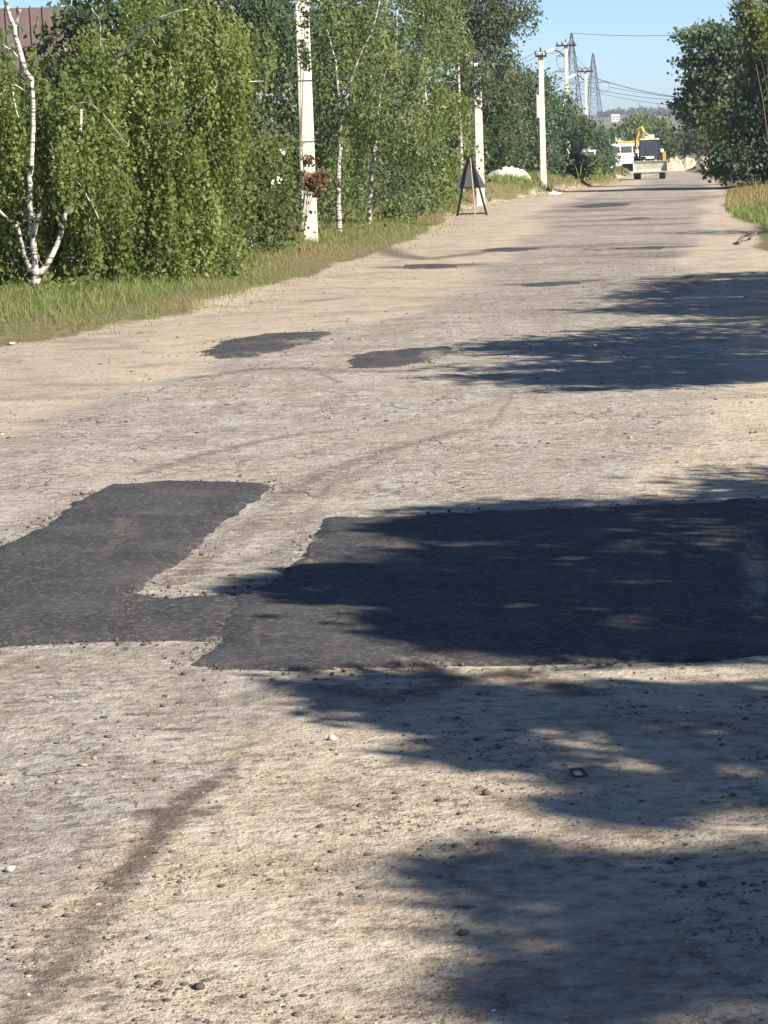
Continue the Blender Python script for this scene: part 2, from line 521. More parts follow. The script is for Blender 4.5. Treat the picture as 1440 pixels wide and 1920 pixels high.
# marks on the old surface and painted far shade bands: pixels of the photograph -> ground polylines, half width in m, strength
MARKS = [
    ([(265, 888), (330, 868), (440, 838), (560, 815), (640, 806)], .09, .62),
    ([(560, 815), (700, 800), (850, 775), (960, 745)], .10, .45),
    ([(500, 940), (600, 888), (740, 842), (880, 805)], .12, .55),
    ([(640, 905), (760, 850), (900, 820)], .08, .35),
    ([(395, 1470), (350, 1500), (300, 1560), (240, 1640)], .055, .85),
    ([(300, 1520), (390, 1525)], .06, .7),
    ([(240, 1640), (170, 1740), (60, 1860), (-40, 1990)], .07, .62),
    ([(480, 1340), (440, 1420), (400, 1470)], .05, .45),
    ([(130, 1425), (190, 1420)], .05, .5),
    ([(690, 455), (740, 476), (800, 486), (900, 474), (1010, 466), (1110, 462)], .30, .75),  # this and the next: tree and wire shade painted as dark lines
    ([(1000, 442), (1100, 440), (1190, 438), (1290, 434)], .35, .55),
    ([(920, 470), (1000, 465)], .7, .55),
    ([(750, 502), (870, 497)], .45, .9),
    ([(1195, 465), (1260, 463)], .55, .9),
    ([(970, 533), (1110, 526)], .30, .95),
    ([(1060, 388), (1160, 384), (1260, 380), (1350, 366)], .8, .6),  # shade of the right tree tips, painted as a dark band
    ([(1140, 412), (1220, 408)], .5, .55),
    ([(1160, 356), (1260, 350), (1380, 345)], 1.2, .55),  # farther tree tip shade, also painted dark
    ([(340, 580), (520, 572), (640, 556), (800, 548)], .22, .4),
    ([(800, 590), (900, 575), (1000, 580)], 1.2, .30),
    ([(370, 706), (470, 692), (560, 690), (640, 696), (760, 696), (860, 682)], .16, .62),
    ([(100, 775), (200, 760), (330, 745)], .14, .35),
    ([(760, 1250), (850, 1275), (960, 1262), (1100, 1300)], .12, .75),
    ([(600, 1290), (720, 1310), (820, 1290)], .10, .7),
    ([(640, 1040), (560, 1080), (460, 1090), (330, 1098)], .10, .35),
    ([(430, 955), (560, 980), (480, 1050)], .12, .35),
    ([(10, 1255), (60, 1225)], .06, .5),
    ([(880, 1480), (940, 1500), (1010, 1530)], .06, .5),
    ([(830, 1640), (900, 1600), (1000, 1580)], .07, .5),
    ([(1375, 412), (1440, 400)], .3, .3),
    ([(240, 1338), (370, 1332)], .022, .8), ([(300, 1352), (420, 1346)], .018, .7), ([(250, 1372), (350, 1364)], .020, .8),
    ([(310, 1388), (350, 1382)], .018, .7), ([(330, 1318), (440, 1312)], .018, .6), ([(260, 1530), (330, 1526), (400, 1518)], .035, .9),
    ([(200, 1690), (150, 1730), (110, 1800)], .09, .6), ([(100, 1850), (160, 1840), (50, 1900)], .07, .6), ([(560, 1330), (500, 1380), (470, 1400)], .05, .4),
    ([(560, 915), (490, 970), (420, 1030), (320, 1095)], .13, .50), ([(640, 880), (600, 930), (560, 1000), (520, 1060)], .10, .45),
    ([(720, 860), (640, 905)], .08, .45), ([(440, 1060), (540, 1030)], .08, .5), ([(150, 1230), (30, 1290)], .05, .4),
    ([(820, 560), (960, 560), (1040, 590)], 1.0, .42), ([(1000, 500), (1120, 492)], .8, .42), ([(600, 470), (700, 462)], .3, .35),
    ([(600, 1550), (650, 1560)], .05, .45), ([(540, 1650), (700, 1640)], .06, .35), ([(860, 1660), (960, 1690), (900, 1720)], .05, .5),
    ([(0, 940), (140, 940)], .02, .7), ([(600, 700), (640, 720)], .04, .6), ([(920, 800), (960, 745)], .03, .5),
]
def masks(X, Y):
    l, r = Lx(Y), Rx(Y)
    wob = (fbm(X * .35, Y * .25, 3, 21) - .5)
    pl = sstep((X - l - 1.35 - wob * 1.8) / 1.2)
    # right limit of the old pavement; near the camera the sand fans out over it
    pr_x = np.interp(Y, [0, 4.8, 6.2, 9, 13.8, 30, 50, 90, 400], [-1.5, -.78, -.50, .62, 1.72, 3.6, 6.1, 11.2, 52])
    pr = sstep((pr_x + .35 + wob * .9 - X) / .8)
    pave = pl * pr
    stain_shade = np.zeros_like(X)
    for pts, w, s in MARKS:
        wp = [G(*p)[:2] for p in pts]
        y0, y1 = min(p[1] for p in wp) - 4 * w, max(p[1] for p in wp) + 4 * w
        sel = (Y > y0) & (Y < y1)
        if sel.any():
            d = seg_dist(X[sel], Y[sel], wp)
            stain_shade[sel] = np.maximum(stain_shade[sel], s * np.exp(-(d / w) ** 2 * 1.2))
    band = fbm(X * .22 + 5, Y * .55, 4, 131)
    stain_shade = np.maximum(stain_shade, sstep((band - .48) / .2) * .6 * np.clip((Y - 12) / 16, 0.35, 1) * np.clip(pave + .15, 0, 1))
    soil = np.maximum(sstep((l + .25 + wob * .9 - X) / .7), sstep((X - r + .3 - wob * .9) / .8))
    rough = np.maximum(pave, np.clip((17 - Y) / 4, .25, 1))
    earth = np.maximum(sstep((l + 3.2 + wob - X) / 2.5) * sstep((Y - 4) / 5), sstep((Y - 17) / 12) * (.75 + .5 * wob))
    return pave, stain_shade, soil, rough, np.clip(earth, 0, 1)

def build_ground():
    a = np.concatenate([-np.geomspace(3.2, .215, 26)[:-1], np.linspace(-.21, .21, 380), np.geomspace(.215, 3.2, 26)[1:]])
    ys = np.geomspace(3.4, 330, 780)
    A, Y = np.meshgrid(a, ys)
    X = A * Y
    Z = g(X, Y)
    pave, stain_shade, soil, rough, earth = masks(X, Y)
    V = np.stack([X, Y, Z], -1).reshape(-1, 3)
    nc, nr = len(a), len(ys)
    idx = np.arange(nc * nr).reshape(nr, nc)
    F = np.stack([idx[:-1, :-1], idx[:-1, 1:], idx[1:, 1:], idx[1:, :-1]], -1).reshape(-1, 4)
    cx = V[F].mean(1)
    inside = (cx[:, 0] > Lx(cx[:, 1]) - .1) & (cx[:, 0] < Rx(cx[:, 1]) + .1)
    at = dict(pave=pave.ravel(), stain_shade=stain_shade.ravel(), soil=soil.ravel(), rough=rough.ravel(), earth=earth.ravel())
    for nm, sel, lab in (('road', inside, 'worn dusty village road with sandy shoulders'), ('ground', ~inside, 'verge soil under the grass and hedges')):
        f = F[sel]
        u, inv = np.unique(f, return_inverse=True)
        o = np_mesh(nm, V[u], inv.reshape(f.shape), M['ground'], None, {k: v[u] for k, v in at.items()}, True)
        tag(o, lab, None, None, 'structure')
    # land beyond, behind and to the sides
    xs = np.concatenate([-np.geomspace(3500, 12, 60), np.linspace(-10, 10, 9), np.geomspace(12, 3500, 60)])
    yy = np.concatenate([[-400, -200, -100, -50, -25, -12, -4, 0, 3.3], np.geomspace(4.5, 325, 50), np.geomspace(345, 4800, 90)])
    X, Y = np.meshgrid(xs, yy)
    fan = (Y > 3.3) & (Y < 330) & (np.abs(X) < 3.2 * Y)
    Z = g(X, Y) - np.where(fan, .35, .02)
    V = np.stack([X, Y, Z], -1).reshape(-1, 3)
    idx = np.arange(X.size).reshape(X.shape)
    F = np.stack([idx[:-1, :-1], idx[:-1, 1:], idx[1:, 1:], idx[1:, :-1]], -1).reshape(-1, 4)
    tag(np_mesh('hills', V, F, M['terrain'], None, None, True), 'fields rising to a low ridge', None, None, 'structure')
build_ground()

# asphalt patches, laid as thin sheets with ragged edges
def inpoly(x, y, poly):
    c = np.zeros(x.shape, bool)
    n = len(poly)
    for i in range(n):
        x0, y0 = poly[i]; x1, y1 = poly[(i + 1) % n]
        if y0 == y1: continue
        c ^= ((y0 > y) != (y1 > y)) & (x < (x1 - x0) * (y - y0) / (y1 - y0) + x0)
    return c

EDGES = []
def patch(pxpoly, label, rough=.03, wear=0., step=.07, extra=(), lift=.010):
    w = [G(*p)[:2] for p in pxpoly]
    B = []
    for (ax, ay), (bx, by) in zip(w, w[1:] + w[:1]):
        n = max(2, int(math.hypot(bx - ax, by - ay) / (step * .35)))
        for i in range(n):
            t = i / n
            B.append((ax + (bx - ax) * t, ay + (by - ay) * t))
    B = np.array(B)
    B = B + np.stack([fbm(B[:, 0] * 6, B[:, 1] * 6, 4, 31) - .5, fbm(B[:, 0] * 6, B[:, 1] * 6, 4, 47) - .5], -1) * rough * 5
    EDGES.append(B)
    x0, y0 = B.min(0); x1, y1 = B.max(0)
    gx, gy = np.meshgrid(np.arange(x0, x1, step), np.arange(y0, y1, step))
    gx, gy = gx.ravel(), gy.ravel()
    gx = gx + rng.uniform(-.3, .3, gx.size) * step; gy = gy + rng.uniform(-.3, .3, gy.size) * step
    bl = [tuple(p) for p in B]
    ins = inpoly(gx, gy, bl)
    gx, gy = gx[ins], gy[ins]
    d = seg_dist(gx, gy, bl + bl[:1])
    gx, gy, d = gx[d > step * .3], gy[d > step * .3], d[d > step * .3]
    pts = [Vector(p) for p in bl] + [Vector((a, b)) for a, b in zip(gx, gy)]
    nb = len(bl)
    res = delaunay_2d_cdt(pts, [], [list(range(nb))], 1, 1e-6)
    vs_ = np.array([(v.x, v.y) for v in res[0]])
    dd = seg_dist(vs_[:, 0], vs_[:, 1], bl + bl[:1])
    z = g(vs_[:, 0], vs_[:, 1]) + np.where(dd < 1e-4, -.004, lift)
    wr = wear + .30 * np.exp(-(dd / .10) ** 2)
    pxx, pyy = proj(np.stack([vs_[:, 0], vs_[:, 1], z], -1))
    for (cx, cy, rx, ry, s) in extra:
        wr = np.maximum(wr, s * np.exp(-((pxx - cx) / rx) ** 2 - ((pyy - cy) / ry) ** 2))
    me = bpy.data.meshes.new('asphalt_patch')
    me.from_pydata([(a, b, c) for (a, b), c in zip(vs_, z)], [], [list(f) for f in res[2]])
    at = me.attributes.new('wear', 'FLOAT', 'POINT')
    at.data.foreach_set('value', wr.astype(np.float32))
    me.materials.append(M['asphalt'])
    for p in me.polygons: p.use_smooth = True
    o = link(bpy.data.objects.new('asphalt_patch', me))
    # faces up
    import bmesh
    bm = bmesh.new(); bm.from_mesh(me)
    for f in bm.faces:
        if f.normal.z < 0: f.normal_flip()
    bm.to_mesh(me); bm.free()
    return tag(o, label, None, 'asphalt repair patches', 'structure')

patch([(-90, 1075), (0, 1025), (85, 985), (140, 940), (200, 911), (340, 902), (520, 906), (490, 935), (430, 975), (395, 1012), (340, 1060),
       (285, 1092), (258, 1115), (242, 1150), (262, 1204), (120, 1212), (0, 1217), (-90, 1222)],
      'long dark asphalt patch on the left side of the road', .010, .03, .06,
      [(150, 1150, 70, 12, .40), (370, 1080, 60, 12, .42), (370, 950, 30, 14, .3)])
patch([(600, 972), (760, 966), (900, 961), (1100, 954), (1300, 946), (1440, 940), (1530, 936), (1530, 1212), (1440, 1221), (1280, 1238), (1130, 1243),
       (1000, 1248), (860, 1250), (700, 1254), (520, 1259), (430, 1258), (345, 1249), (400, 1215), (412, 1165), (440, 1120), (500, 1090), (555, 1050)],
      'widest dark asphalt patch, half covered by tree shade', .009, .02, .06,
      [(800, 1235, 90, 18, .6), (1180, 1222, 60, 10, .5), (1420, 1080, 45, 120, .62), (390, 1240, 50, 22, .5), (960, 1040, 60, 12, .45), (600, 1180, 150, 60, .16), (560, 1060, 80, 30, .35)])
patch([(225, 1112), (262, 1117), (330, 1123), (400, 1119), (470, 1108), (440, 1160), (430, 1206), (330, 1203), (262, 1207), (215, 1204), (205, 1160)],
      'thin brownish worn asphalt skin between the two big patches', .02, .06, .05, (), .006)
patch([(362, 667), (400, 645), (440, 632), (540, 622), (640, 621), (600, 640), (540, 655), (480, 669), (420, 673)], 'dark spindle shaped repair by the left shoulder', .05, .16, .12, [(560, 640, 50, 9, .6)])
patch([(645, 690), (655, 668), (700, 659), (780, 654), (855, 650), (850, 668), (760, 686), (690, 692)], 'small ragged dark repair in the middle of the road', .05, .10, .12, [(810, 665, 40, 14, .6)])

for pl, lab in [
    ([(748, 501), (770, 496), (830, 494), (868, 496), (860, 502), (800, 507), (760, 506)], 'thin dark repair near the left road edge, second row from the sign'),
    ([(966, 535), (990, 529), (1050, 526), (1112, 524), (1105, 530), (1040, 537), (985, 539)], 'long thin dark repair above the upper fan of shade'),
    ([(1190, 465), (1215, 461), (1262, 461), (1250, 467), (1205, 469)], 'small dark repair right of the road centre'),
    ([(890, 472), (930, 466), (1015, 463), (1005, 470), (940, 476)], 'faint brownish repair left of the road centre'),
    ([(1060, 388), (1110, 382), (1190, 380), (1180, 386), (1090, 392)], 'distant dark repair level with the sign stand'),
    ([(1145, 412), (1180, 408), (1228, 407), (1200, 413)], 'tiny distant dark repair between two shade bands'),
]:
    patch(pl, lab, .09, -.12, .30, (), .012)

# ------------------------------------------------------------------ gravel and stones
ICO_V = []
_t = (1 + 5 ** .5) / 2
for a, b in ((-1, _t), (1, _t), (-1, -_t), (1, -_t)): ICO_V.append((a, b, 0))
for a, b in ((-1, _t), (1, _t), (-1, -_t), (1, -_t)): ICO_V.append((0, a, b))
for a, b in ((_t, -1), (_t, 1), (-_t, -1), (-_t, 1)): ICO_V.append((a, 0, b))
ICO_V = np.array(ICO_V) / math.sqrt(1 + _t * _t)
ICO_F = np.array([(0, 11, 5), (0, 5, 1), (0, 1, 7), (0, 7, 10), (0, 10, 11), (1, 5, 9), (5, 11, 4), (11, 10, 2), (10, 7, 6), (7, 1, 8),
                  (3, 9, 4), (3, 4, 2), (3, 2, 6), (3, 6, 8), (3, 8, 9), (4, 9, 5), (2, 4, 11), (6, 2, 10), (8, 6, 7), (9, 8, 1)])
def stones(name, pos, size, tint, mat, parent=None, flat=.6):
    n = len(pos)
    sc = size[:, None, None] * rng.uniform(.65, 1.35, (n, 1, 3)) * np.array([1, 1, flat])
    V = ICO_V[None] * sc * rng.uniform(.62, 1.3, (n, 12, 1))
    th = rng.uniform(0, 6.283, n)
    c, s = np.cos(th)[:, None], np.sin(th)[:, None]
    V = np.stack([V[..., 0] * c - V[..., 1] * s, V[..., 0] * s + V[..., 1] * c, V[..., 2]], -1) + pos[:, None, :]
    F = (ICO_F[None] + 12 * np.arange(n)[:, None, None]).reshape(-1, 3)
    return np_mesh(name, V.reshape(-1, 3), F, mat, parent, dict(tint=np.repeat(tint, 12)))

def gravel():
    n = 26000
    y = 3.7 * (34 / 3.7) ** (rng.uniform(0, 1, n) ** 1.7)
    x = rng.uniform(-.17, .19, n) * y
    keep = fbm(x * 3, y * 2.2, 4, 61) > rng.uniform(.40, .68, n)
    keep &= ~((y > 7.4) & (y < 12.6) & (x < 3) & (rng.uniform(0, 1, n) < .93))
    x, y = x[keep], y[keep]
    n = len(x)
    size = .0026 + .0032 * rng.pareto(3.0, n).clip(0, 2.6)
    size *= (y / 6) ** .35
    tint = np.where(rng.uniform(0, 1, n) < .78, rng.uniform(0.0, .6, n), np.where(rng.uniform(0, 1, n) < .92, rng.uniform(.66, .84, n), .95))
    pos = np.stack([x, y, g(x, y) + size * .12], -1)
    tag(stones('gravel', pos, size, tint, M['stone'], None, .45), 'loose grit and small pebbles over the near road', 'gravel', None, 'stuff')
gravel()
def crumbs():
    P_, S_ = [], []
    for B in EDGES:
        k = rng.integers(0, len(B), int(len(B) * 1.8))
        q = B[k] + rng.normal(0, 1, (len(k), 2)) * np.array([.05, .045]) * rng.choice([.6, 1.4, 3.0], (len(k), 1))
        keep = fbm(q[:, 0] * 3, q[:, 1] * 3, 3, 141) > rng.uniform(.38, .60, len(k))
        q = q[keep]
        sz = .0035 + .0035 * rng.pareto(3., len(q)).clip(0, 2)
        P_.append(np.stack([q[:, 0], q[:, 1], g(q[:, 0], q[:, 1]) + .004], -1)); S_.append(sz)
    P_, S_ = np.concatenate(P_), np.concatenate(S_)
    tag(stones('asphalt_crumbs', P_, S_, rng.uniform(0, .25, len(P_)) * rng.choice([1, 1, 2.5], len(P_)), M['stone'], None, .6), 'dark crumbs spilled along the edges of the asphalt patches', 'gravel', None, 'stuff')
crumbs()

def lone_stone(px, py, r, tint, label):
    p = G(px, py)
    p[2] = g(p[0], p[1]) + r * .35
    o = stones('stone', np.zeros((1, 3)), np.array([r]), np.array([tint]), M['stone'])
    o.location = p
    tag(o, label, 'stone', 'single stones on the near road')
lone_stone(1315, 1664, .011, .05, 'round black stone in the dappled shade at the lower right')
lone_stone(868, 1752, .014, .22, 'brownish stone at the edge of the lower tree shade')
lone_stone(376, 1855, .011, .15, 'dark pebble on sunlit sand near the bottom edge')
lone_stone(624, 1388, .014, .88, 'flat whitish stone just below the shaded asphalt patch')
lone_stone(18, 1634, .017, .92, 'white crumbly stone at the far left on grey gravel')
lone_stone(195, 962, .012, .92, 'small pale stone lying on the dark left asphalt patch')
lone_stone(910, 1492, .014, .2, 'flat brown stone lying alone on bright sand')
lone_stone(1255, 1620, .009, .04, 'tiny black stone above the round black one')
lone_stone(22, 650, .03, .99, 'white stone at the grass edge on the far left')

# scrap of broken brown wrapper with a white inside
def wrapper():
    p = G(1083, 1454)
    z = float(g(p[0], p[1]))
    r = empty('litter_scrap', (p[0], p[1], z), .2, 'small torn brown scrap with white centre on the sand', 'litter')
    mb = MB()
    mb.prism([(-.020, 0.001), (.020, 0.001), (.018, .006), (-.017, .006)], -.012, .012).build('paper', M['plate'], r, .001)
    e = MB()
    e.tube([(-.024, -.03, .004), (-.020, .03, .010), (.012, .028, .012), (.026, .02, .010), (.027, -.02, .006), (.002, -.034, .004), (-.024, -.03, .004)], [.0035, .005, .003, .006, .007, .004, .0035], 6)
    r.scale = (.62, .8, .8)
    e.build('torn_edge', simple('brown_scrap', (.11, .045, .022), .7, 0, .4, 30), r)
wrapper()

# ------------------------------------------------------------------ foliage
LIGHTWARD = np.array([.55, -.75, .75])
def leaves(name, C, L, mat, parent, tint, droop=.3, wid=.75, dirs=None):
    """one small folded quad per leaf"""
    C = np.asarray(C, float)
    n = len(C)
    if dirs is None:
        dirs = rng.normal(size=(n, 3))
        dirs[:, 2] -= droop * 2.2
    d = dirs / np.linalg.norm(dirs, axis=1, keepdims=True)
    q = rng.normal(size=(n, 3)) + LIGHTWARD
    q = np.cross(d, q)          # so that the blade's face leans towards the light
    s = q.copy(); s /= np.linalg.norm(s, axis=1, keepdims=True)
    nn = np.cross(d, s)
    L = np.broadcast_to(L, (n,)) * rng.uniform(.7, 1.25, n)
    l, w = (L / 2)[:, None], (L / 2 * wid)[:, None]
    V = np.stack([C - d * l, C + s * w - d * l * .15 + nn * w * .35, C + d * l, C - s * w - d * l * .15 + nn * w * .35], 1)
    F = np.arange(4 * n).reshape(-1, 4)
    return np_mesh(name, V.reshape(-1, 3), F, mat, parent, dict(tint=np.repeat(tint, 4)))

def ell(px, py, rx, ry, Z, dm):
    """crown lobe: centre and radii in the photograph's pixels at distance Z, half depth dm -> world ellipsoid"""
    c = P(px, py, Z)
    return c, np.array([rx * Z / FPX, dm, ry * Z / FPX])

def in_ell(n, c, r, shell=.5):
    v = rng.normal(size=(n, 3))
    v /= np.linalg.norm(v, axis=1, keepdims=True)
    rad = 1 - shell * rng.uniform(0, 1, n) ** 1.5
    # lumpy outline
    th, ph = np.arctan2(v[:, 0], v[:, 2]), v[:, 1]
    lump = .80 + .40 * fbm(th * 2.6 + c[0] * 7.7, ph * 2.2 + c[2] * 3.1, 3, 71)
    return c + v * r * (rad * lump)[:, None]

TWIGS = []
def crown_weeping(lobes, per_m2, L, leaf_step=.035, slen=(.35, 1.2), gap=None, shell=.45, sway=.05):
    """drooping boughs: each arches outwards and carries a curtain of hanging leafy strands"""
    out, tin = [], []
    TWIGS.clear()
    NS = 9
    for c, r in lobes:
        area = 4 * math.pi * ((r[0] * r[2]) + (r[0] * r[1]) + (r[1] * r[2])) / 3
        n = int(area * per_m2 / NS)
        a = in_ell(n, c, r, shell)
        a = a[a[:, 1] < c[1] + r[1] * .75]
        dn = fbm(a[:, 0] * 1.6 + a[:, 1], a[:, 2] * 1.5, 3, 101)
        a = a[dn > rng.uniform(.24, .52, len(a))]
        m = len(a)
        hd = rng.uniform(0, 2 * math.pi, m)
        bl = rng.uniform(.35, .95, m)
        bt = np.clip(rng.normal(.45, .28, m), 0, 1)
        for j in range(NS):
            f = (j + .5) / NS - .35
            sx = a[:, 0] + np.cos(hd) * bl * f
            sy = a[:, 1] + np.sin(hd) * bl * f * .8
            sz = a[:, 2] + .10 - (f + .1) ** 2 * bl * .9
            ln = rng.uniform(slen[0], slen[1], m) * (1 - .45 * abs(f)) * (.6 + .4 * bl)
            k = int(slen[1] / leaf_step)
            t = np.arange(k)[None] * leaf_step
            ok = t < ln[:, None]
            ox, oy = rng.normal(0, sway, (m, 1)), rng.normal(0, sway, (m, 1))
            cv = rng.normal(0, .10, (m, 1))
            wd = (.012 + .018 * np.sin(np.pi * np.clip(t / ln[:, None], 0, 1))) * (L / .05)
            X = sx[:, None] + ox * t + cv * t * t + rng.normal(0, 1, (m, k)) * wd
            Y = sy[:, None] + oy * t + rng.normal(0, 1, (m, k)) * wd
            Z = sz[:, None] - t
            TT_ = bt[:, None] + rng.normal(0, .08, (m, 1)) + rng.normal(0, .13, (m, k))
            out.append(np.stack([X[ok], Y[ok], Z[ok]], -1)); tin.append(TT_[ok])
        for q in range(0, m, 5):
            if bl[q] > .5:
                TWIGS.append([(a[q, 0] + math.cos(hd[q]) * bl[q] * f, a[q, 1] + math.sin(hd[q]) * bl[q] * f * .8 - .03,
                               a[q, 2] + .13 - (f + .1) ** 2 * bl[q] * .9) for f in (-.45, -.2, .1, .4, .65)])
    Cc, tt = np.concatenate(out), np.clip(np.concatenate(tin), 0, 1)
    return filt(Cc, tt, gap)

def crown_clumps(lobes, per_m2, nleaf, rad, gap=None, shell=.5, tn_mu=.45):
    out, tin = [], []
    for c, r in lobes:
        area = 4 * math.pi * ((r[0] * r[2]) + (r[0] * r[1]) + (r[1] * r[2])) / 3
        n = max(12, int(area * per_m2))
        a = in_ell(n, c, r, shell)
        tn = np.clip(rng.normal(tn_mu, .22, n), 0, 1)
        q = a[:, None, :] + rng.normal(0, 1, (n, nleaf, 3)) * np.array([rad, rad, rad * .6])
        out.append(q.reshape(-1, 3)); tin.append(np.repeat(tn, nleaf) + rng.normal(0, .15, n * nleaf))
    Cc, tt = np.concatenate(out), np.clip(np.concatenate(tin), 0, 1)
    return filt(Cc, tt, gap)

def filt(Cc, tt, gap):
    ok = Cc[:, 2] > g(Cc[:, 0], Cc[:, 1]) + .03
    if gap is not None:
        px, py = proj(Cc)
        for gx, gy, rx, ry in gap:
            ok &= (((px - gx) / rx) ** 2 + ((py - gy) / ry) ** 2) > rng.uniform(.75, 1.2, len(px))
    return Cc[ok], tt[ok]

def stem_from_px(pts, Z, r0, r1, mb, wob=.0, n=8, dz=0.):
    """limb through pixels of the photograph at distance Z (dz: change of distance along it), smoothed"""
    w = [P(px, py, Z + dz * i / max(1, len(pts) - 1)) for i, (px, py) in enumerate(pts)]
    return limb(w, r0, r1, mb, wob, n)

def limb(w, r0, r1, mb, wob=0., n=8):
    w = [np.array(p, float) for p in w]
    out = []
    m = len(w) - 1
    for i in range(m):
        p0, p1, p2, p3 = w[max(i - 1, 0)], w[i], w[i + 1], w[min(i + 2, m)]
        for t in np.linspace(0, 1, 5)[:-1]:
            out.append(.5 * ((2 * p1) + (-p0 + p2) * t + (2 * p0 - 5 * p1 + 4 * p2 - p3) * t * t + (-p0 + 3 * p1 - 3 * p2 + p3) * t ** 3))
    out.append(w[-1])
    k = len(out)
    if wob:
        out = [p + rng.normal(0, wob, 3) * (0 < i < k - 1) for i, p in enumerate(out)]
    rad = [r0 + (r1 - r0) * i / (k - 1) for i in range(k)]
    mb.tube(out, rad, n)
    return mb

def base_on_ground(px, Z):
    p = P(px, 600, Z)
    p[2] = float(g(p[0], Z))
    return p

def tree(name, basepx, Z, label, cat, crown, leafmat, L, stems=(), bark='bark', group=None, droop=.3, wid=.75, fname='crown', limbs=6, r0=.06, lobes=None):
    """crown: (centres, tints). stems: pixel polylines with radii. Without stems a trunk and limbs are grown into the lobes."""
    b = base_on_ground(basepx, Z)
    root = empty(name, b, 0, label, cat, group)
    Cc, tt = crown
    mb = MB()
    if stems:
        for pts, ra, rb_, dz in stems:
            stem_from_px(pts, Z, ra, rb_, mb, .004, 8, dz)
    else:
        cs = [c for c, r in lobes]
        top = max(cs, key=lambda c: c[2])
        mid = b + (top - b) * .5 + rng.normal(0, .08, 3)
        limb([b - np.array([0, 0, .1]), b + (mid - b) * .5 + rng.normal(0, .05, 3), mid, top], r0, r0 * .25, mb)
        for i in range(limbs):
            c, r = lobes[i % len(lobes)]
            e = c + rng.normal(0, .45, 3) * r
            s = b + (top - b) * rng.uniform(.15, .55)
            limb([s, (s + e) / 2 + np.array([0, 0, .15 * np.linalg.norm(e - s)]), e], r0 * .45, r0 * .08, mb, 0, 6)
    if bark == 'birch' and TWIGS:
        tw = MB()
        for q in TWIGS[::2][:60]:
            limb([np.array(v) + rng.normal(0, .03, 3) for v in q], .0075, .002, tw, .006, 5)
        o = tw.build('twigs', M['birch'], root, 0, True); o.location = -Vector(b); o['kind'] = 'stuff'
        TWIGS.clear()
    t = mb.build('trunk', M[bark], root, 0, True)
    t.location = -Vector(b)
    f = leaves(fname, Cc - b, L, leafmat, root, tt, droop, wid)
    f['kind'] = 'stuff'
    return root

HOUSE_GAP = [(72, 28, 27, 22), (6, 8, 12, 18)]
# L1: the multi-stemmed white birch at the left edge
def left_birches():
    Z = 28.4
    lob = [ell(25, 440, 95, 130, Z + .6, .7), ell(105, 250, 105, 130, Z + .35, .8), ell(10, 200, 70, 120, Z + .9, .7), ell(145, 110, 85, 90, Z + .9, .8), ell(-80, 300, 120, 260, Z + .8, .9), ell(120, 430, 80, 120, Z + .8, .6), ell(160, 300, 50, 90, Z + .2, .4)]
    stems = [
        ([(67, 575), (68, 535), (66, 505)], .062, .048, 0),
        ([(66, 520), (64, 470), (56, 400), (56, 350), (60, 280), (62, 200), (60, 150)], .034, .022, .1),
        ([(60, 470), (68, 420), (75, 395)], .026, .018, -.05),
        ([(71, 518), (100, 475), (118, 425), (131, 370), (138, 310), (150, 250), (152, 205)], .032, .014, .1),
        ([(62, 512), (47, 486), (42, 462), (34, 430), (12, 408), (-8, 390)], .026, .012, -.1),
        ([(46, 132), (34, 85), (22, 40), (10, 0), (0, -60)], .030, .018, -.1),
        ([(60, 150), (46, 132)], .028, .028, 0),
        ([(36, 110), (20, 92), (0, 82)], .012, .006, -.2),
        ([(60, 85), (80, 75), (105, 70)], .011, .006, -.3),
        ([(28, 52), (34, 30), (38, 18)], .020, .010, -.1),
        ([(104, 320), (122, 325), (140, 335), (165, 370), (185, 410)], .010, .005, -.3),
        ([(24, 165), (26, 190), (35, 220)], .010, .006, -.3),
        ([(64, 62), (72, 30)], .012, .009, -.2),
    ]
    cr = crown_weeping(lob, 88, .054, .036, gap=HOUSE_GAP + [(60, 200, 6, 12), (60, 300, 6, 30), (60, 420, 9, 55), (66, 510, 15, 50), (108, 460, 12, 40), (36, 75, 8, 50)])
    tree('birch_tree', 67, Z, 'white birch with several forked stems at the far left verge', 'birch', cr, M['leaf_birch'], .056, stems, 'birch', 'birches of the left verge', .45)
    # L2: dense weeping crown right of it
    Z = 29.6
    lob = [ell(310, 205, 150, 165, Z + .3, .9), ell(235, 390, 130, 150, Z + .1, .7), ell(365, 105, 110, 100, Z + .6, .9), ell(165, 470, 95, 90, Z - .1, .5), ell(375, 330, 75, 130, Z + .6, .6), ell(255, 40, 110, 90, Z + .8, .8), ell(300, 480, 90, 80, Z, .5)]
    stems = [
        ([(255, 570), (250, 470), (235, 350), (190, 240), (178, 160)], .045, .028, 0),
        ([(178, 156), (205, 125), (235, 95), (262, 62), (285, 42), (320, 26), (352, 18)], .026, .010, -.75),
        ([(262, 68), (280, 70), (292, 85)], .010, .004, -.5),
        ([(235, 350), (300, 280), (330, 180)], .03, .012, .2),
        ([(195, 202), (220, 205), (245, 212)], .011, .007, -.6),
        ([(158, 200), (150, 230), (145, 270)], .016, .010, -.4),
        ([(270, 100), (276, 104), (284, 105)], .009, .006, -.8),
    ]
    cr = crown_weeping(lob, 84, .054, .036, gap=[(222, 112, 22, 18), (195, 140, 18, 14), (290, 42, 26, 10), (170, 225, 8, 25), (70, 25, 32, 28)])
    tree('birch_tree', 255, Z, 'densest bright green weeping birch, right of the forked birch', 'birch', cr, M['leaf_birch'], .056, stems, 'birch', 'birches of the left verge', .45)
left_birches()

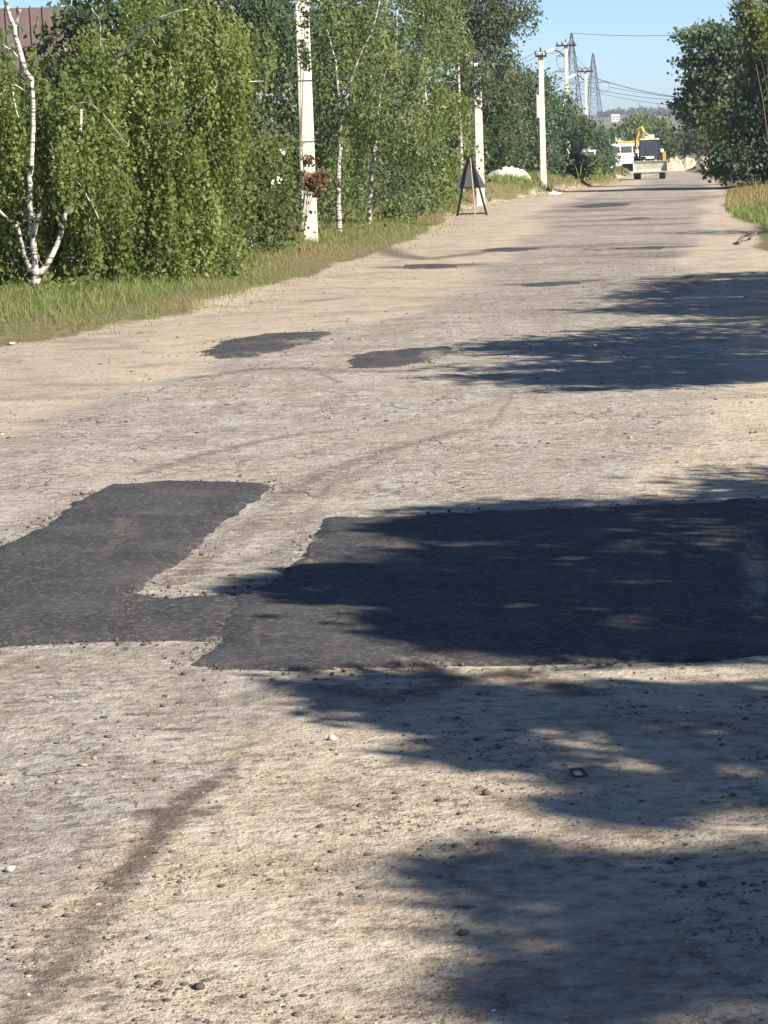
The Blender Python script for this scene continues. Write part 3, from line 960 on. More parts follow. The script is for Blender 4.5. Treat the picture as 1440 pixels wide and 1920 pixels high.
def more_left():
    # L3 dark tree
    Z = 43.2
    lob = [ell(480, 120, 100, 160, Z, 1.0), ell(500, 300, 80, 130, Z, .8), ell(440, 30, 110, 90, Z + .5, 1)]
    cr = crown_weeping(lob, 42, .075, .055)
    tree('acacia_tree', 500, Z + .5, 'tall dark green tree behind the first concrete pole', 'tree', cr, M['leaf_dark'], .075, (), 'bark', None, .4, .7, 'crown', 6, .09, lob)
    # L4 birch right of the pole
    Z = 45
    lob = [ell(640, 110, 85, 130, Z - .1, 1.0), ell(612, 250, 45, 90, Z, .7), ell(660, 320, 45, 70, Z + 1, .6), ell(640, 10, 80, 80, Z + .8, 1)]
    stems = [
        ([(636, 458), (636, 430), (634, 360), (637, 275), (640, 215)], .055, .036, 0),
        ([(640, 215), (655, 200), (664, 190)], .024, .012, -.8), ([(638, 225), (630, 130), (622, 90), (612, 55)], .028, .012, -.4),
        ([(640, 215), (665, 130), (680, 90), (698, 55), (712, 0)], .028, .012, -.5),
        ([(560, 262), (580, 252), (604, 240)], .010, .006, -1.2),
    ]
    cr = crown_weeping(lob, 38, .075, .055, gap=[(637, 310, 7, 40), (634, 400, 9, 50), (699, 350, 9, 75)])
    tree('birch_tree', 636, Z, 'slim birch with bare white trunk just right of the first pole', 'birch', cr, M['leaf_birch_b'], .068, stems, 'birch', 'birches of the left verge', .45)
    # L5
    Z = 49.5
    lob = [ell(745, 160, 95, 140, Z - .1, 1.1), ell(760, 300, 75, 90, Z + .2, .8), ell(700, 250, 50, 90, Z + 1, .7), ell(760, 30, 90, 90, Z + 1, 1.0)]
    stems = [
        ([(690, 448), (692, 410), (696, 340), (702, 285), (706, 250)], .050, .034, 0),
        ([(706, 250), (735, 225), (762, 198)], .024, .012, -.9), ([(706, 250), (715, 160), (740, 90), (745, 20)], .028, .012, .1),
        ([(800, 170), (815, 158), (835, 154), (870, 156)], .016, .007, -1.0),
    ]
    cr = crown_weeping(lob, 34, .08, .06, gap=[(701, 315, 9, 45)])
    tree('birch_tree', 690, Z, 'leaning birch, second white trunk right of the first pole', 'birch', cr, M['leaf_birch_b'], .072, stems, 'birch', 'birches of the left verge', .45)
    # L6
    Z = 64.5
    lob = [ell(820, 250, 62, 120, Z, 1.0), ell(800, 120, 75, 110, Z, 1.2), ell(830, 340, 40, 50, Z - .5, .6), ell(790, 20, 80, 80, Z + 1, 1.2)]
    stems = [([(815, 410), (812, 300), (800, 200), (790, 80)], .05, .02, 0)]
    cr = crown_weeping(lob, 26, .09, .065)
    tree('birch_tree', 815, Z, 'hanging green birch behind the triangular sign stand', 'birch', cr, M['leaf_birch'], .085, stems, 'birch', 'birches of the left verge', .45)
    Z = 71
    lob = [ell(855, 130, 35, 60, Z + 1, 1.0), ell(870, 260, 28, 60, Z + .8, .8), ell(862, 330, 30, 40, Z + 1, .8)]
    cr = crown_weeping(lob, 26, .10, .07, gap=[(863, 225, 5, 50)])
    tree('birch_tree', 868, Z, 'thin birch trunk showing between the sign stand and the second pole', 'birch', cr, M['leaf_birch_b'], .10, [([(868, 395), (866, 320), (863, 250), (861, 170), (858, 90)], .055, .03, 0)], 'birch', 'birches of the left verge', .45)
    # L7 tall sparse silvery tree
    Z = 76
    lob = [ell(875, 75, 85, 65, Z, 1.6), ell(930, 120, 50, 55, Z, 1.2), ell(850, -10, 110, 70, Z, 1.6), ell(955, 35, 55, 50, Z, 1.0), ell(905, 30, 60, 60, Z, 1.2), ell(900, 155, 30, 50, 67, .6)]
    cr = crown_clumps(lob, 10, 16, .15, shell=.85)
    tree('willow_tree', 885, Z, 'tall thin silvery willow rising over the second pole', 'tree', cr, M['leaf_grey'], .12, (), 'bark', None, .4, .5, 'crown', 14, .11, lob)
    # bushes and trees along the left side, further away
    for i, (bx, Z, lb, dens, L, mt, lab) in enumerate([
        (945, 91, [(935, 170, 55, 50), (935, 260, 50, 70), (925, 210, 40, 60), (930, 325, 40, 30)], 9, .13, 'leaf_dark', 'dark green bushy tree right behind the second pole'),
        (1000, 98, [(1000, 175, 45, 45), (990, 250, 55, 70), (1005, 305, 55, 36), (960, 300, 40, 34)], 9, .14, 'leaf_blue', 'rounded blue green bush behind the white heap'),
        (1050, 108, [(1045, 215, 38, 42), (1050, 280, 52, 52), (1060, 318, 45, 24)], 9, .15, 'leaf_blue', 'wide bush right of the third pole'),
        (1085, 125, [(1085, 255, 32, 38), (1092, 300, 35, 34)], 8, .16, 'leaf_dark', 'low dark bush in front of the braced pole'),
        (1125, 150, [(1118, 272, 26, 30), (1128, 300, 28, 24), (1105, 315, 24, 16)], 8, .18, 'leaf_blue', 'small bush hiding the white car'),
    ]):
        lob = [ell(a, b, c, d, Z + rng.uniform(-1, 1), 1.6) for a, b, c, d in lb]
        cr = crown_clumps(lob, dens, 16, .22, shell=.55, gap=[(1105, 284, 17, 9)])
        tree('bush', bx, Z, lab, 'bush', cr, M[mt], L, (), 'bark', 'bushes along the left verge', .2, .6, 'foliage', 6, .06, lob)
    # rose thicket in front of the dark tree
    Z = 36.5
    lob = [ell(470, 350, 85, 95, Z, .7), ell(395, 430, 80, 55, Z - 1.5, .6), ell(505, 420, 50, 60, Z, .5), ell(512, 300, 38, 60, Z + .5, .5), ell(420, 350, 60, 80, Z - .5, .6)]
    cr = crown_clumps(lob, 34, 14, .12, shell=.6)
    root = tree('rose_bush', 460, Z - .5, 'reddish green rose thicket left of the first pole', 'bush', cr, M['leaf_olive'], .062, (), 'bark', None, .1, .8, 'foliage', 10, .03, lob)
    bpos = np.array(root.location)
    for fx, fy in ((431, 404), (435, 413), (398, 461), (511, 344), (520, 336), (532, 285)):
        c = P(fx, fy, Z - 1.3)
        pet = rng.normal(0, .014, (9, 3)) + c
        leaves('blossom', pet - bpos, .045, M['plate'], root, np.ones(9), 0, 1.0)['kind'] = 'stuff'
    # withered creeper around the first pole, and leaves on its upper part
    Z = 40.6
    lob = [ell(585, 345, 22, 24, Z - .25, .18), ell(600, 335, 14, 14, Z - .2, .12), ell(578, 300, 9, 8, Z - .2, .08)]
    cr = crown_clumps(lob, 260, 5, .05, shell=.9)
    tree('creeper', 575, Z - .5, 'withered brown creeper wrapped round the first concrete pole', 'creeper', cr, M['leaf_brown'], .06, (), 'bark', None, .3, .8, 'foliage', 5, .012, lob)
    lob = [ell(572, 30, 10, 40, Z - .2, .12), ell(570, 90, 9, 38, Z - .2, .10), ell(575, 118, 6, 12, Z - .2, .08)]
    cr = crown_clumps(lob, 90, 5, .05, shell=.9)
    tree('hop_vine', 562, Z - .3, 'dark leafy vine hanging over the top of the first pole', 'vine', cr, M['leaf_dark'], .06, (), 'bark', None, .3, .8, 'foliage', 3, .012, lob)
    # low shrubs at the foot of the hedge
    for bx, Z, lb, mt, lab in [
        (775, 52.5, [(770, 385, 55, 22), (735, 395, 35, 18)], 'leaf_birch_b', 'low green shrub under the hanging birches'),
        (830, 63.5, [(825, 375, 24, 20)], 'leaf_birch', 'small shrub just left of the sign stand'),
        (60, 27.6, [(20, 560, 60, 18), (130, 545, 60, 22)], 'leaf_birch', 'ground shoots around the forked birch'),
        (330, 31, [(320, 520, 60, 35), (420, 480, 50, 25)], 'leaf_birch_b', 'leafy undergrowth below the weeping birch'),
    ]:
        lob = [ell(a, b, c, d, Z, .4) for a, b, c, d in lb]
        cr = crown_clumps(lob, 60 if Z < 40 else 25, 12, .10, shell=.7)
        tree('shrub', bx, Z, lab, 'shrub', cr, M[mt], .05 if Z < 40 else .075, (), 'bark', 'low shrubs of the left verge', .1, .75, 'foliage', 4, .012, lob)
    # second row: dense trees that close the view
    for bx, Z, lb, mt, lab in [
        (-60, 42, [(-90, 260, 130, 260), (20, 330, 110, 220)], 'leaf_dark', 'dense dark tree behind the forked birch'),
        (180, 44, [(160, 260, 120, 240), (230, 80, 110, 140)], 'leaf_dark', 'dense tree behind the weeping birch'),
        (370, 46, [(340, 200, 120, 280), (420, 60, 110, 150)], 'leaf_dark', 'tall dense tree left of the rose thicket'),
        (560, 52, [(560, 150, 90, 200), (550, 340, 90, 110)], 'leaf_dark', 'dark tree directly behind the first pole'),
        (680, 62, [(660, 140, 100, 190), (700, 320, 95, 100)], 'leaf_blue', 'dense tree behind the two slim birches'),
        (800, 72, [(790, 160, 85, 170), (830, 320, 75, 70)], 'leaf_blue', 'dense tree behind the sign stand'),
    ]:
        lob = [ell(a, b, c, d, Z, 1.3) for a, b, c, d in lb]
        cr = crown_clumps(lob, 9, 16, .22, shell=.5, gap=HOUSE_GAP)
        tree('hedge_tree', bx, Z, lab, 'tree', cr, M[mt], .125, (), 'bark', 'second row of trees on the left', .2, .7, 'crown', 8, .10, lob)
more_left()

# right side trees in view
def right_trees():
    Z = 84
    lob = [ell(1440, 190, 62, 130, Z, 2), ell(1450, 60, 48, 85, Z, 1.6), ell(1390, 300, 48, 42, Z - .5, 1.5), ell(1405, 230, 45, 60, Z, 1.5), ell(1500, 180, 80, 200, Z, 2), ell(1440, 300, 60, 38, Z, 1.6)]
    cr = crown_clumps(lob, 7, 18, .22, shell=.6, tn_mu=.38)
    tree('walnut_tree', 1437, Z, 'big dark tree at the right verge above the dry weeds', 'tree', cr, M['leaf_blue'], .15, (), 'bark', None, .2, .7, 'crown', 12, .14, lob)
    lob = [ell(1410, 45, 22, 50, Z - 2, .5), ell(1432, 60, 20, 40, Z - 2, .5), ell(1395, 15, 12, 22, Z - 2, .4)]
    cr = crown_clumps(lob, 16, 14, .16, shell=.8)
    tree('maple_tree', 1470, Z - 2, 'light green overhanging branches at the upper right corner', 'tree', cr, M['leaf_yellow'], .13, (), 'bark', None, .3, .8, 'crown', 2, .03, lob)
    Z = 104
    lob = [ell(1348, 92, 50, 36, Z, 1.8), ell(1330, 150, 50, 42, Z, 2.0), ell(1305, 200, 38, 36, Z, 1.8), ell(1375, 170, 60, 90, Z, 2), ell(1290, 112, 20, 8, Z, .6), ell(1300, 68, 24, 14, Z, .8), ell(1345, 60, 30, 14, Z, 1), ell(1385, 110, 40, 60, Z, 1.8)]
    cr = crown_clumps(lob, 6, 18, .24, shell=.6, tn_mu=.6)
    tree('chestnut_tree', 1400, Z, 'round leafy tree with ragged outline against the sky on the right', 'tree', cr, M['leaf_blue'], .19, (), 'bark', None, .2, .75, 'crown', 14, .14, lob)
    Z = 88
    lob = [ell(1362, 225, 24, 40, Z, .8), ell(1350, 255, 24, 18, Z, .7)]
    cr = crown_clumps(lob, 11, 14, .18, shell=.8)
    tree('elder_bush', 1368, Z, 'yellowish green bush in the middle of the right trees', 'bush', cr, M['leaf_yellow'], .13, (), 'bark', None, .2, .7, 'foliage', 5, .05, lob)
    Z = 96
    lob = [ell(1358, 305, 26, 30, Z, 1.2), ell(1375, 265, 30, 40, Z, 1.2), ell(1340, 322, 12, 12, Z, .6)]
    cr = crown_clumps(lob, 8, 16, .22, shell=.7)
    tree('lilac_bush', 1365, Z, 'dark bush reaching the ground beside the rubble heaps', 'bush', cr, M['leaf_blue'], .15, (), 'bark', None, .2, .7, 'foliage', 6, .06, lob)
    # belt of bushes far behind the crossing
    for bx, Z, lb, mt, lab in [
        (1255, 262, [(1252, 268, 16, 20), (1240, 262, 10, 24)], 'leaf_dark', 'far bush right behind the excavator cab'),
        (1290, 268, [(1285, 266, 20, 20), (1270, 272, 14, 14)], 'leaf_blue', 'far bush behind the middle of the rubble'),
        (1325, 264, [(1318, 262, 20, 24), (1340, 250, 20, 30)], 'leaf_birch_b', 'far green bush at the right end of the rubble'),
        (1180, 300, [(1190, 250, 24, 24), (1170, 262, 18, 18)], 'leaf_birch_b', 'far leafy tree behind the raised yellow arm'),
        (1225, 330, [(1222, 238, 26, 20), (1232, 262, 24, 22), (1200, 232, 18, 14)], 'leaf_birch_b', 'far spreading tree above the excavator'),
        (1150, 290, [(1152, 262, 14, 16), (1140, 274, 14, 14)], 'leaf_blue', 'far bush left of the white van'),
    ]:
        lob = [ell(a, b, c, d, Z, 2.5) for a, b, c, d in lb]
        cr = crown_clumps(lob, 2.6, 12, .5, shell=.6)
        tree('far_bush', bx, Z, lab, 'bush', cr, M[mt], .42, (), 'bark', 'bushes beyond the crossing', .1, .8, 'foliage', 4, .08, lob)
    # trees on the ridge
    ridge = [(1146, 211, 9, 5, 'dark round'), (1163, 207, 6, 4, 'small pointed'), (1186, 209, 10, 6, 'broad'), (1203, 206, 9, 6, 'tall round'), (1222, 208, 12, 5, 'wide low'), (1243, 208, 10, 5, 'flat topped'), (1262, 210, 12, 5, 'long low'), (1132, 214, 8, 4, 'tiny'), (1285, 206, 14, 6, 'hidden broad')]
    where = ['right of the nearer pylon foot', 'above the white far house', 'behind the yellow arm', 'in the middle of the skyline', 'above the pale shed roof', 'left of the leafy right tree', 'touching the leafy right tree', 'beside the pylon', 'behind the right crowns']
    for (px, py, rx, ry, kd), wh in zip(ridge, where):
        Z = 1900
        lob = [ell(px, py + 2, rx, ry, Z, 4)]
        cr = crown_clumps(lob, .25, 8, 1.2, shell=.7)
        tree('ridge_tree', px, Z, f'{kd} tree on the distant ridge {wh}', 'tree', cr, M['leaf_dark'], 2.0, (), 'bark', 'trees on the distant ridge', .1, .8, 'crown', 2, .3, lob)
right_trees()

# trees beyond the right edge of the picture whose shade falls over the road
def shade_tree(name, polys, label, L=.085, hmin=2.6, hmax=5.6, mat='leaf_birch_b', trunk_r=.12, stretch=1.):
    Cc, tt, cl = [], [], []
    for poly, nclump, nleaf, sd in polys:
        q = np.array(poly, float)
        x0, y0 = q.min(0); x1, y1 = q.max(0)
        k = 0
        pts = []
        while k < nclump:
            a, b = rng.uniform(x0, x1, 400), rng.uniform(y0, y1, 400)
            ok = inpoly(a, b, poly)
            for u, v in zip(a[ok], b[ok]):
                if k >= nclump: break
                pts.append((u, v)); k += 1
        for u, v in pts:
            p = G(u, v)
            h = rng.uniform(hmin, hmax)
            c = p + S * h / S[2]
            cl.append(c)
            Cc.append(c + rng.normal(0, 1, (nleaf, 3)) * np.array([sd * stretch, sd, sd * .8]))
            tt.append(np.clip(rng.normal(.45, .2) + rng.normal(0, .15, nleaf), 0, 1))
    Cc, tt = np.concatenate(Cc), np.concatenate(tt)
    cl = np.array(cl)
    cen = cl.mean(0)
    b = np.array([cen[0] + .6, cen[1], 0.]); b[2] = float(g(b[0], b[1]))
    root = empty(name, b, 0, label, 'tree', 'trees standing beside the road on the right')
    mb = MB()
    top = cen + np.array([0, 0, .05])
    limb([b - np.array([0, 0, .1]), b * .6 + cen * .4 + np.array([.05, .1, 0]), cen, top], trunk_r, trunk_r * .3, mb)
    near = cl[np.argsort(np.linalg.norm(cl - cen, axis=1))[:int(len(cl) * .7)]]
    for c in near[rng.choice(len(near), min(26, len(near)), replace=False)]:
        s = b + (top - b) * rng.uniform(.3, .85)
        limb([s, (s + c) / 2 + np.array([0, 0, .2]), c], trunk_r * .3, .008, mb, 0, 6)
    mb.build('trunk', M['bark'], root, 0, True).location = -Vector(b)
    f = leaves('crown', Cc - b, L, M[mat], root, tt, .2, .7)
    f['kind'] = 'stuff'

shade_tree('roadside_tree', [
    ([(800, 958), (1040, 938), (1440, 945), (1750, 940), (1750, 1240), (1440, 1215), (850, 1235), (690, 1165), (760, 1060)], 330, 40, .085),
    ([(455, 1106), (520, 1072), (760, 1060), (820, 1140), (600, 1130)], 48, 44, .055),
    ([(660, 1165), (860, 1150), (860, 1185), (720, 1180)], 12, 40, .05),
    ([(720, 1000), (850, 965), (900, 1000)], 22, 40, .06),
    ([(1310, 900), (1360, 884), (1440, 878), (1700, 875), (1700, 940), (1340, 935)], 40, 34, .10),
    ([(560, 1290), (760, 1262), (860, 1300), (1440, 1290), (1700, 1290), (1700, 1345), (1060, 1345), (780, 1345)], 72, 38, .075),
    ([(660, 1330), (1000, 1330), (940, 1372), (800, 1368)], 24, 38, .06),
    ([(1050, 1365), (1300, 1370), (1700, 1365), (1700, 1430), (1250, 1425)], 28, 40, .07),
    ([(810, 1415), (880, 1395), (1010, 1400), (960, 1432), (860, 1434)], 12, 34, .06),
], 'leafy tree beside the camera shading the widest asphalt patch')
shade_tree('roadside_tree', [
    ([(1060, 1450), (1200, 1445), (1440, 1455), (1600, 1460), (1600, 1520), (1300, 1500), (1150, 1515)], 20, 44, .055),
    ([(860, 1600), (1050, 1560), (1240, 1570), (1440, 1600), (1700, 1600), (1700, 1950), (830, 1950), (960, 1820), (800, 1720)], 56, 52, .07),
    ([(1240, 1640), (1700, 1560), (1700, 2000), (1200, 2000)], 12, 56, .09),
    ([(1050, 1500), (1250, 1500), (1200, 1560), (1080, 1560)], 8, 30, .05),
], 'leafy tree beside the camera dappling the sand at the lower right', .075, 4.2, 7.5)
shade_tree('roadside_tree', [
    ([(900, 648), (1100, 618), (1300, 600), (1440, 585), (1600, 575), (1600, 700), (1440, 690), (1320, 712), (1150, 722), (960, 708), (1100, 690), (880, 695), (1050, 668)], 330, 44, .08),
    ([(1000, 640), (1440, 610), (1600, 600), (1600, 690), (1100, 700)], 50, 40, .10),
    ([(885, 700), (1050, 700), (1200, 728), (1100, 732)], 26, 40, .08),
    ([(930, 652), (1040, 640), (1100, 660), (1000, 664)], 22, 40, .07),
    ([(1100, 712), (1440, 690), (1600, 690), (1440, 712), (1200, 728)], 46, 40, .08),
], 'tree beyond the right edge casting the middle fan of shade', .09, 2.8, 5.6, 'leaf_birch_b', .12, 3.2)
shade_tree('roadside_tree', [
    ([(1195, 528), (1330, 514), (1440, 510), (1600, 508), (1600, 590), (1440, 592), (1250, 588), (1130, 583), (1260, 566), (1170, 550), (1260, 540)], 330, 44, .11),
    ([(1290, 525), (1600, 512), (1600, 590), (1300, 585)], 70, 40, .14),
], 'tree beyond the right edge casting the upper fan of shade', .10, 2.8, 5.6, 'leaf_birch_b', .12, 2.6)
shade_tree('roadside_tree', [
    ([(1260, 438), (1340, 430), (1500, 425), (1500, 436), (1340, 440)], 20, 30, .3),
    ([(1020, 470), (1200, 462), (1200, 468)], 5, 20, .25),
], 'thin young tree beyond the right edge, farthest of the shading row', .12, 3.0, 6.0, 'leaf_birch_b', .07)

# ------------------------------------------------------------------ grass
def blades(name, x, y, h, w, tint, mat, label, kind='stuff'):
    n = len(x)
    z = g(x, y)
    th = rng.uniform(0, math.pi, n)
    lean = rng.normal(0, .35, (n, 2)) * h[:, None]
    dx, dy = np.cos(th) * w / 2, np.sin(th) * w / 2 * .4
    b = np.stack([x, y, z - .01], -1)
    s = np.stack([dx, dy, np.zeros(n)], -1)
    m_ = b + np.stack([lean[:, 0] * .35, lean[:, 1] * .35, h * .6], -1)
    t_ = b + np.stack([lean[:, 0], lean[:, 1], h], -1)
    V = np.stack([b - s, b + s, m_ + s * .8, t_, m_ - s * .8], 1).reshape(-1, 3)
    F = (np.array([[0, 1, 2, 4]])[None] + 5 * np.arange(n)[:, None, None]).reshape(-1, 4)
    T = (np.array([[4, 2, 3, 3]])[None] + 5 * np.arange(n)[:, None, None]).reshape(-1, 4)[:, :3]
    me = bpy.data.meshes.new(name)
    me.from_pydata(V.tolist(), [], F.tolist() + T.tolist())
    a = me.attributes.new('tint', 'FLOAT', 'POINT')
    a.data.foreach_set('value', np.repeat(tint, 5).astype(np.float32))
    me.materials.append(mat)
    o = link(bpy.data.objects.new(name, me))
    return tag(o, label, 'grass', None, kind)

def grass():
    # left verge
    n = 95000
    y = 17 * (190 / 17) ** rng.uniform(0, 1, n)
    u = rng.uniform(-.25, 1, n) ** 1
    wid = 2.6
    x = Lx(y) - u * wid
    dens = fbm(x * 1.4, y * .9, 4, 81)
    keep = dens + np.clip(u, -.3, .35) * 1.1 > rng.uniform(.25, .75, n)
    keep &= ~((u < .02) & (rng.uniform(0, 1, n) < .6))
    x, y, u, dens = x[keep], y[keep], u[keep], dens[keep]
    h = (.03 + .085 * np.clip(u + .25, 0, 1)) * rng.uniform(.5, 1.5, len(x)) * (1 + .5 * (y > 60))
    w = np.maximum(.008, y * .00022)
    dryp = fbm(x * .35 + 3, y * .22, 3, 91) + (y > 33) * .10 - (y < 30) * .13 + np.clip(.25 - u, 0, .3) * .5
    dryp = dryp + (fbm(x * 1.1, y * .5, 3, 151) - .5) * .4
    dr = dryp > rng.uniform(.50, .68, len(x))
    tint = np.clip(rng.normal(.5, .25, len(x)), 0, 1)
    blades('grass', x[~dr], y[~dr], h[~dr], w[~dr], tint[~dr], M['grass'], 'green grass along the left verge')
    blades('grass', x[dr], y[dr], h[dr] * .8, w[dr], tint[dr], M['dry'], 'straw coloured dry grass along the left verge')
    # taller green grass mass at the far left bend and in front of the white heap
    for (pl, n, hh, mt, lab) in [
        ([(1085, 352), (1130, 344), (1160, 333), (1192, 321), (1186, 312), (1090, 330)], 6500, .95, 'grass', 'tall bright grass at the bend before the white van'),
        ([(925, 372), (1035, 362), (1020, 340), (915, 345)], 6000, .26, 'grass', 'rough grass in front of the white heap'),
        ([(1362, 400), (1440, 432), (1500, 440), (1500, 360), (1360, 362)], 5200, .15, 'grass', 'green grass of the right verge'),
    ]:
        q = np.array(pl, float)
        a, b = rng.uniform(q[:, 0].min(), q[:, 0].max(), n), rng.uniform(q[:, 1].min(), q[:, 1].max(), n)
        ok = inpoly(a, b, pl)
        W = np.array([G(u, v) for u, v in zip(a[ok], b[ok])])
        n = len(W)
        blades('grass', W[:, 0], W[:, 1], hh * rng.uniform(.4, 1.3, n), np.maximum(.01, W[:, 1] * .0003), np.clip(rng.normal(.5, .25, n), 0, 1), M[mt], lab)
    pl = [(1368, 368), (1440, 358), (1500, 352), (1500, 395), (1400, 395), (1360, 400)]
    n = 2000
    a, b = rng.uniform(1355, 1500, n), rng.uniform(350, 402, n)
    ok = inpoly(a, b, pl)
    W = np.array([G(u, v) for u, v in zip(a[ok], b[ok])])
    n = len(W)
    blades('weeds', W[:, 0], W[:, 1], .26 * rng.uniform(.4, 1.3, n), np.maximum(.01, W[:, 1] * .0003), np.clip(rng.normal(.6, .3, n), 0, 1), M['dry'], 'reddish dry weeds at the right verge')
grass()

# ------------------------------------------------------------------ fallen branch, spill, heap
def fallen():
    a, b = G(1384, 459), G(1419, 445)
    root = empty('fallen_branch', (a[0], a[1], float(g(a[0], a[1]))), 0, 'dark fallen branch lying on the right shoulder', 'branch')
    mb = MB()
    d = b - a
    pts = [np.array([0, 0, .03]), d * .3 + np.array([0, 0, .09]), d * .6 + np.array([.05, 0, .07]), d + np.array([0, 0, .08])]
    limb(pts, .028, .012, mb)
    limb([pts[1], pts[1] + np.array([.1, -.3, .05])], .012, .005, mb)
    limb([pts[2], pts[2] + np.array([-.1, .3, .05])], .012, .005, mb)
    mb.build('limb', M['bark'], root, 0, True)
fallen()

def heap(name, px, Z, w, d, h, mat, label, cat, seed, group=None, lumps=.35, dz=0, chunks=0, chunkmat=None, csize=.12):
    b = base_on_ground(px, Z)
    n = 26
    a = np.linspace(-1, 1, n)
    X, Y = np.meshgrid(a, a)
    r = np.hypot(X, Y) + (fbm(X * 1.6 + seed, Y * 1.6, 3, seed) - .5) * .6
    H = np.clip(1 - r ** 1.6, 0, 1) ** .8 * (1 + lumps * (fbm(X * 4 + seed, Y * 4, 3, seed + 5) - .5) * 2)
    V = np.stack([X * w / 2, Y * d / 2, H * h - .04 + dz + np.maximum(g(X * w / 2 + b[0], Y * d / 2 + b[1]) - b[2], -.25)], -1).reshape(-1, 3)
    idx = np.arange(n * n).reshape(n, n)
    F = np.stack([idx[:-1, :-1], idx[:-1, 1:], idx[1:, 1:], idx[1:, :-1]], -1).reshape(-1, 4)
    root = empty(name, b, 0, label, cat, group)
    np_mesh('mound', V, F, mat, root, None, chunks == 0)
    if chunks:
        k = rng.integers(0, n * n, chunks * 3)
        k = k[H.ravel()[k] > .15][:chunks]
        o = stones('rubble', V[k] + np.array([0, 0, .03]), rng.uniform(.5, 1.3, len(k)) * csize, np.ones(len(k)), chunkmat, root, .8)
        o['kind'] = 'stuff'
    return root
heap('lime_heap', 958, 87, 1.50, 1.4, .40, M['lime'], 'white lime heap in the grass between two concrete poles', 'heap', 3, None, .3, .06)
heap('lime_spill', 1045, 84, .55, 1.2, .10, M['lime'], 'small white spill at the foot of the third pole', 'heap', 8, None, .5)
heap('rubble_heap', 1268, 229, 2.0, 2.6, 1.25, M['rubble'], 'left sandy rubble heap beside the excavator', 'heap', 12, 'rubble heaps at the crossing', .25, 0, 22, M['chunk'], .07)
heap('rubble_heap', 1296, 232, 2.4, 2.6, 1.15, M['rubble'], 'middle rubble heap with pale lumps on top', 'heap', 17, 'rubble heaps at the crossing', .25, 0, 26, M['chunk'], .065)
heap('rubble_heap', 1325, 230, 2.3, 2.4, 1.25, M['rubble'], 'right rubble heap next to the dark bush', 'heap', 23, 'rubble heaps at the crossing', .25, 0, 24, M['chunk'], .075)

# ------------------------------------------------------------------ poles
def pole(px, Z, top_py, w, label, lamp=False, brace=False, box=False, H=None, armside=-1, dpx=0):
    b = base_on_ground(px, Z)
    t = P(px + dpx, top_py, Z)
    hgt = H or (t[2] - b[2])
    root = empty('concrete_pole', b, 0, label, 'utility pole', 'concrete poles along the left verge')
    MB().box((0, 0, hgt / 2 - .1), (w, w * .8, hgt + .2), None, (.78, .82)).build('shaft', M['concrete'], root, .012)
    c = MB()
    c.box((0, -w * .55, hgt - .12), (.9 if H or lamp else .36, .07, .07))
    c.build('crossarm', M['darkmetal'], root)
    for sx in ((-.38, -.16, .16, .38) if H or lamp else (-.16, .16)):
        MB().tube([(sx, -w * .55, hgt - .09), (sx, -w * .55, hgt - .02), (sx, -w * .55, hgt + .05)], [.022, .05, .035], 8).build('insulator', M['ceramic'], root)
    MB().tube([(0, 0, hgt), (0, 0, hgt + .16)], [.03, .02], 6).build('pin', M['darkmetal'], root)
    if lamp:
        zl = hgt - .35
        MB().tube([(armside * w * .4, -.05, zl - .25), (armside * .30, -.1, zl - .02), (armside * .55, -.15, zl + .05)], .028, 8).build('lamp_arm', M['darkmetal'], root, 0, True)
        rt = Matrix.Rotation(armside * R(22) * (1 if armside > 0 else 1), 3, 'Y')
        l_ = MB()
        l_.box((armside * .80, -.16, zl - .02), (.62, .26, .15), Matrix.Rotation(R(-24), 3, 'Y'), (.8, .8))
        l_.build('lamp_head', M['lamp'], root, .03)
    if brace:
        MB().bar((-.06, 0, hgt * .62), (-.95, .2, 0), .15).build('brace', M['concrete'], root)
        MB().box((0, 0, hgt * .60), (w * 1.15, w, .16)).build('clamp', M['darkmetal'], root)
    if box:
        MB().box((-w * .62, -.02, hgt * .60), (.10, .14, hgt * .17)).build('cable_box', M['concrete'], root, .01)
    if H:
        for zz in (hgt * .28, hgt * .45):
            MB().box((0, 0, zz), (w * .97, w * .8, .012)).build('band', M['darkmetal'], root)
    return root, b, hgt
p1 = pole(587, 41, 0, .235, 'nearest thick concrete pole with creeper and vine on it', H=5.4)
p2 = pole(907, 69, 118, .225, 'second concrete pole, half hidden, behind the sign stand', dpx=-7)
p3 = pole(1025, 87, 98, .20, 'third concrete pole with a cable box, right of the lime heap', box=True, dpx=-4)
p4 = pole(1072, 118, 80, .20, 'braced concrete pole with street lamp before the pylon', lamp=True, brace=True, dpx=-3)
p5 = pole(1107, 150, 130, .17, 'farthest slim lamp pole beside the second pylon', lamp=True)

def cable(a, b, sag, r, label, cat='cable', group=None, nm='overhead_cable'):
    pts = []
    for i in range(25):
        t = i / 24
        p = np.array(a) * (1 - t) + np.array(b) * t
        p[2] -= sag * 4 * t * (1 - t)
        pts.append(p)
    o = MB().tube(pts, r, 5).build(nm, M['wire'], None)
    return tag(o, label, cat, group)
tops = [np.array([q[1][0], q[1][1], q[1][2] + q[2]]) for q in (p1, p2, p3, p4, p5)]
where = ['from the first to the second pole', 'from the second to the third pole', 'from the third pole to the braced pole', 'from the braced pole to the farthest pole']
for i in range(4):
    for dx, sd in ((-.14, 'left'), (.14, 'right')):
        cable(tops[i] + np.array([dx, -.1, .05]), tops[i + 1] + np.array([dx, -.1, .05]), .25, .008, f'thin {sd} street wire {where[i]}', 'wire', 'street wires between the poles', 'street_wire')

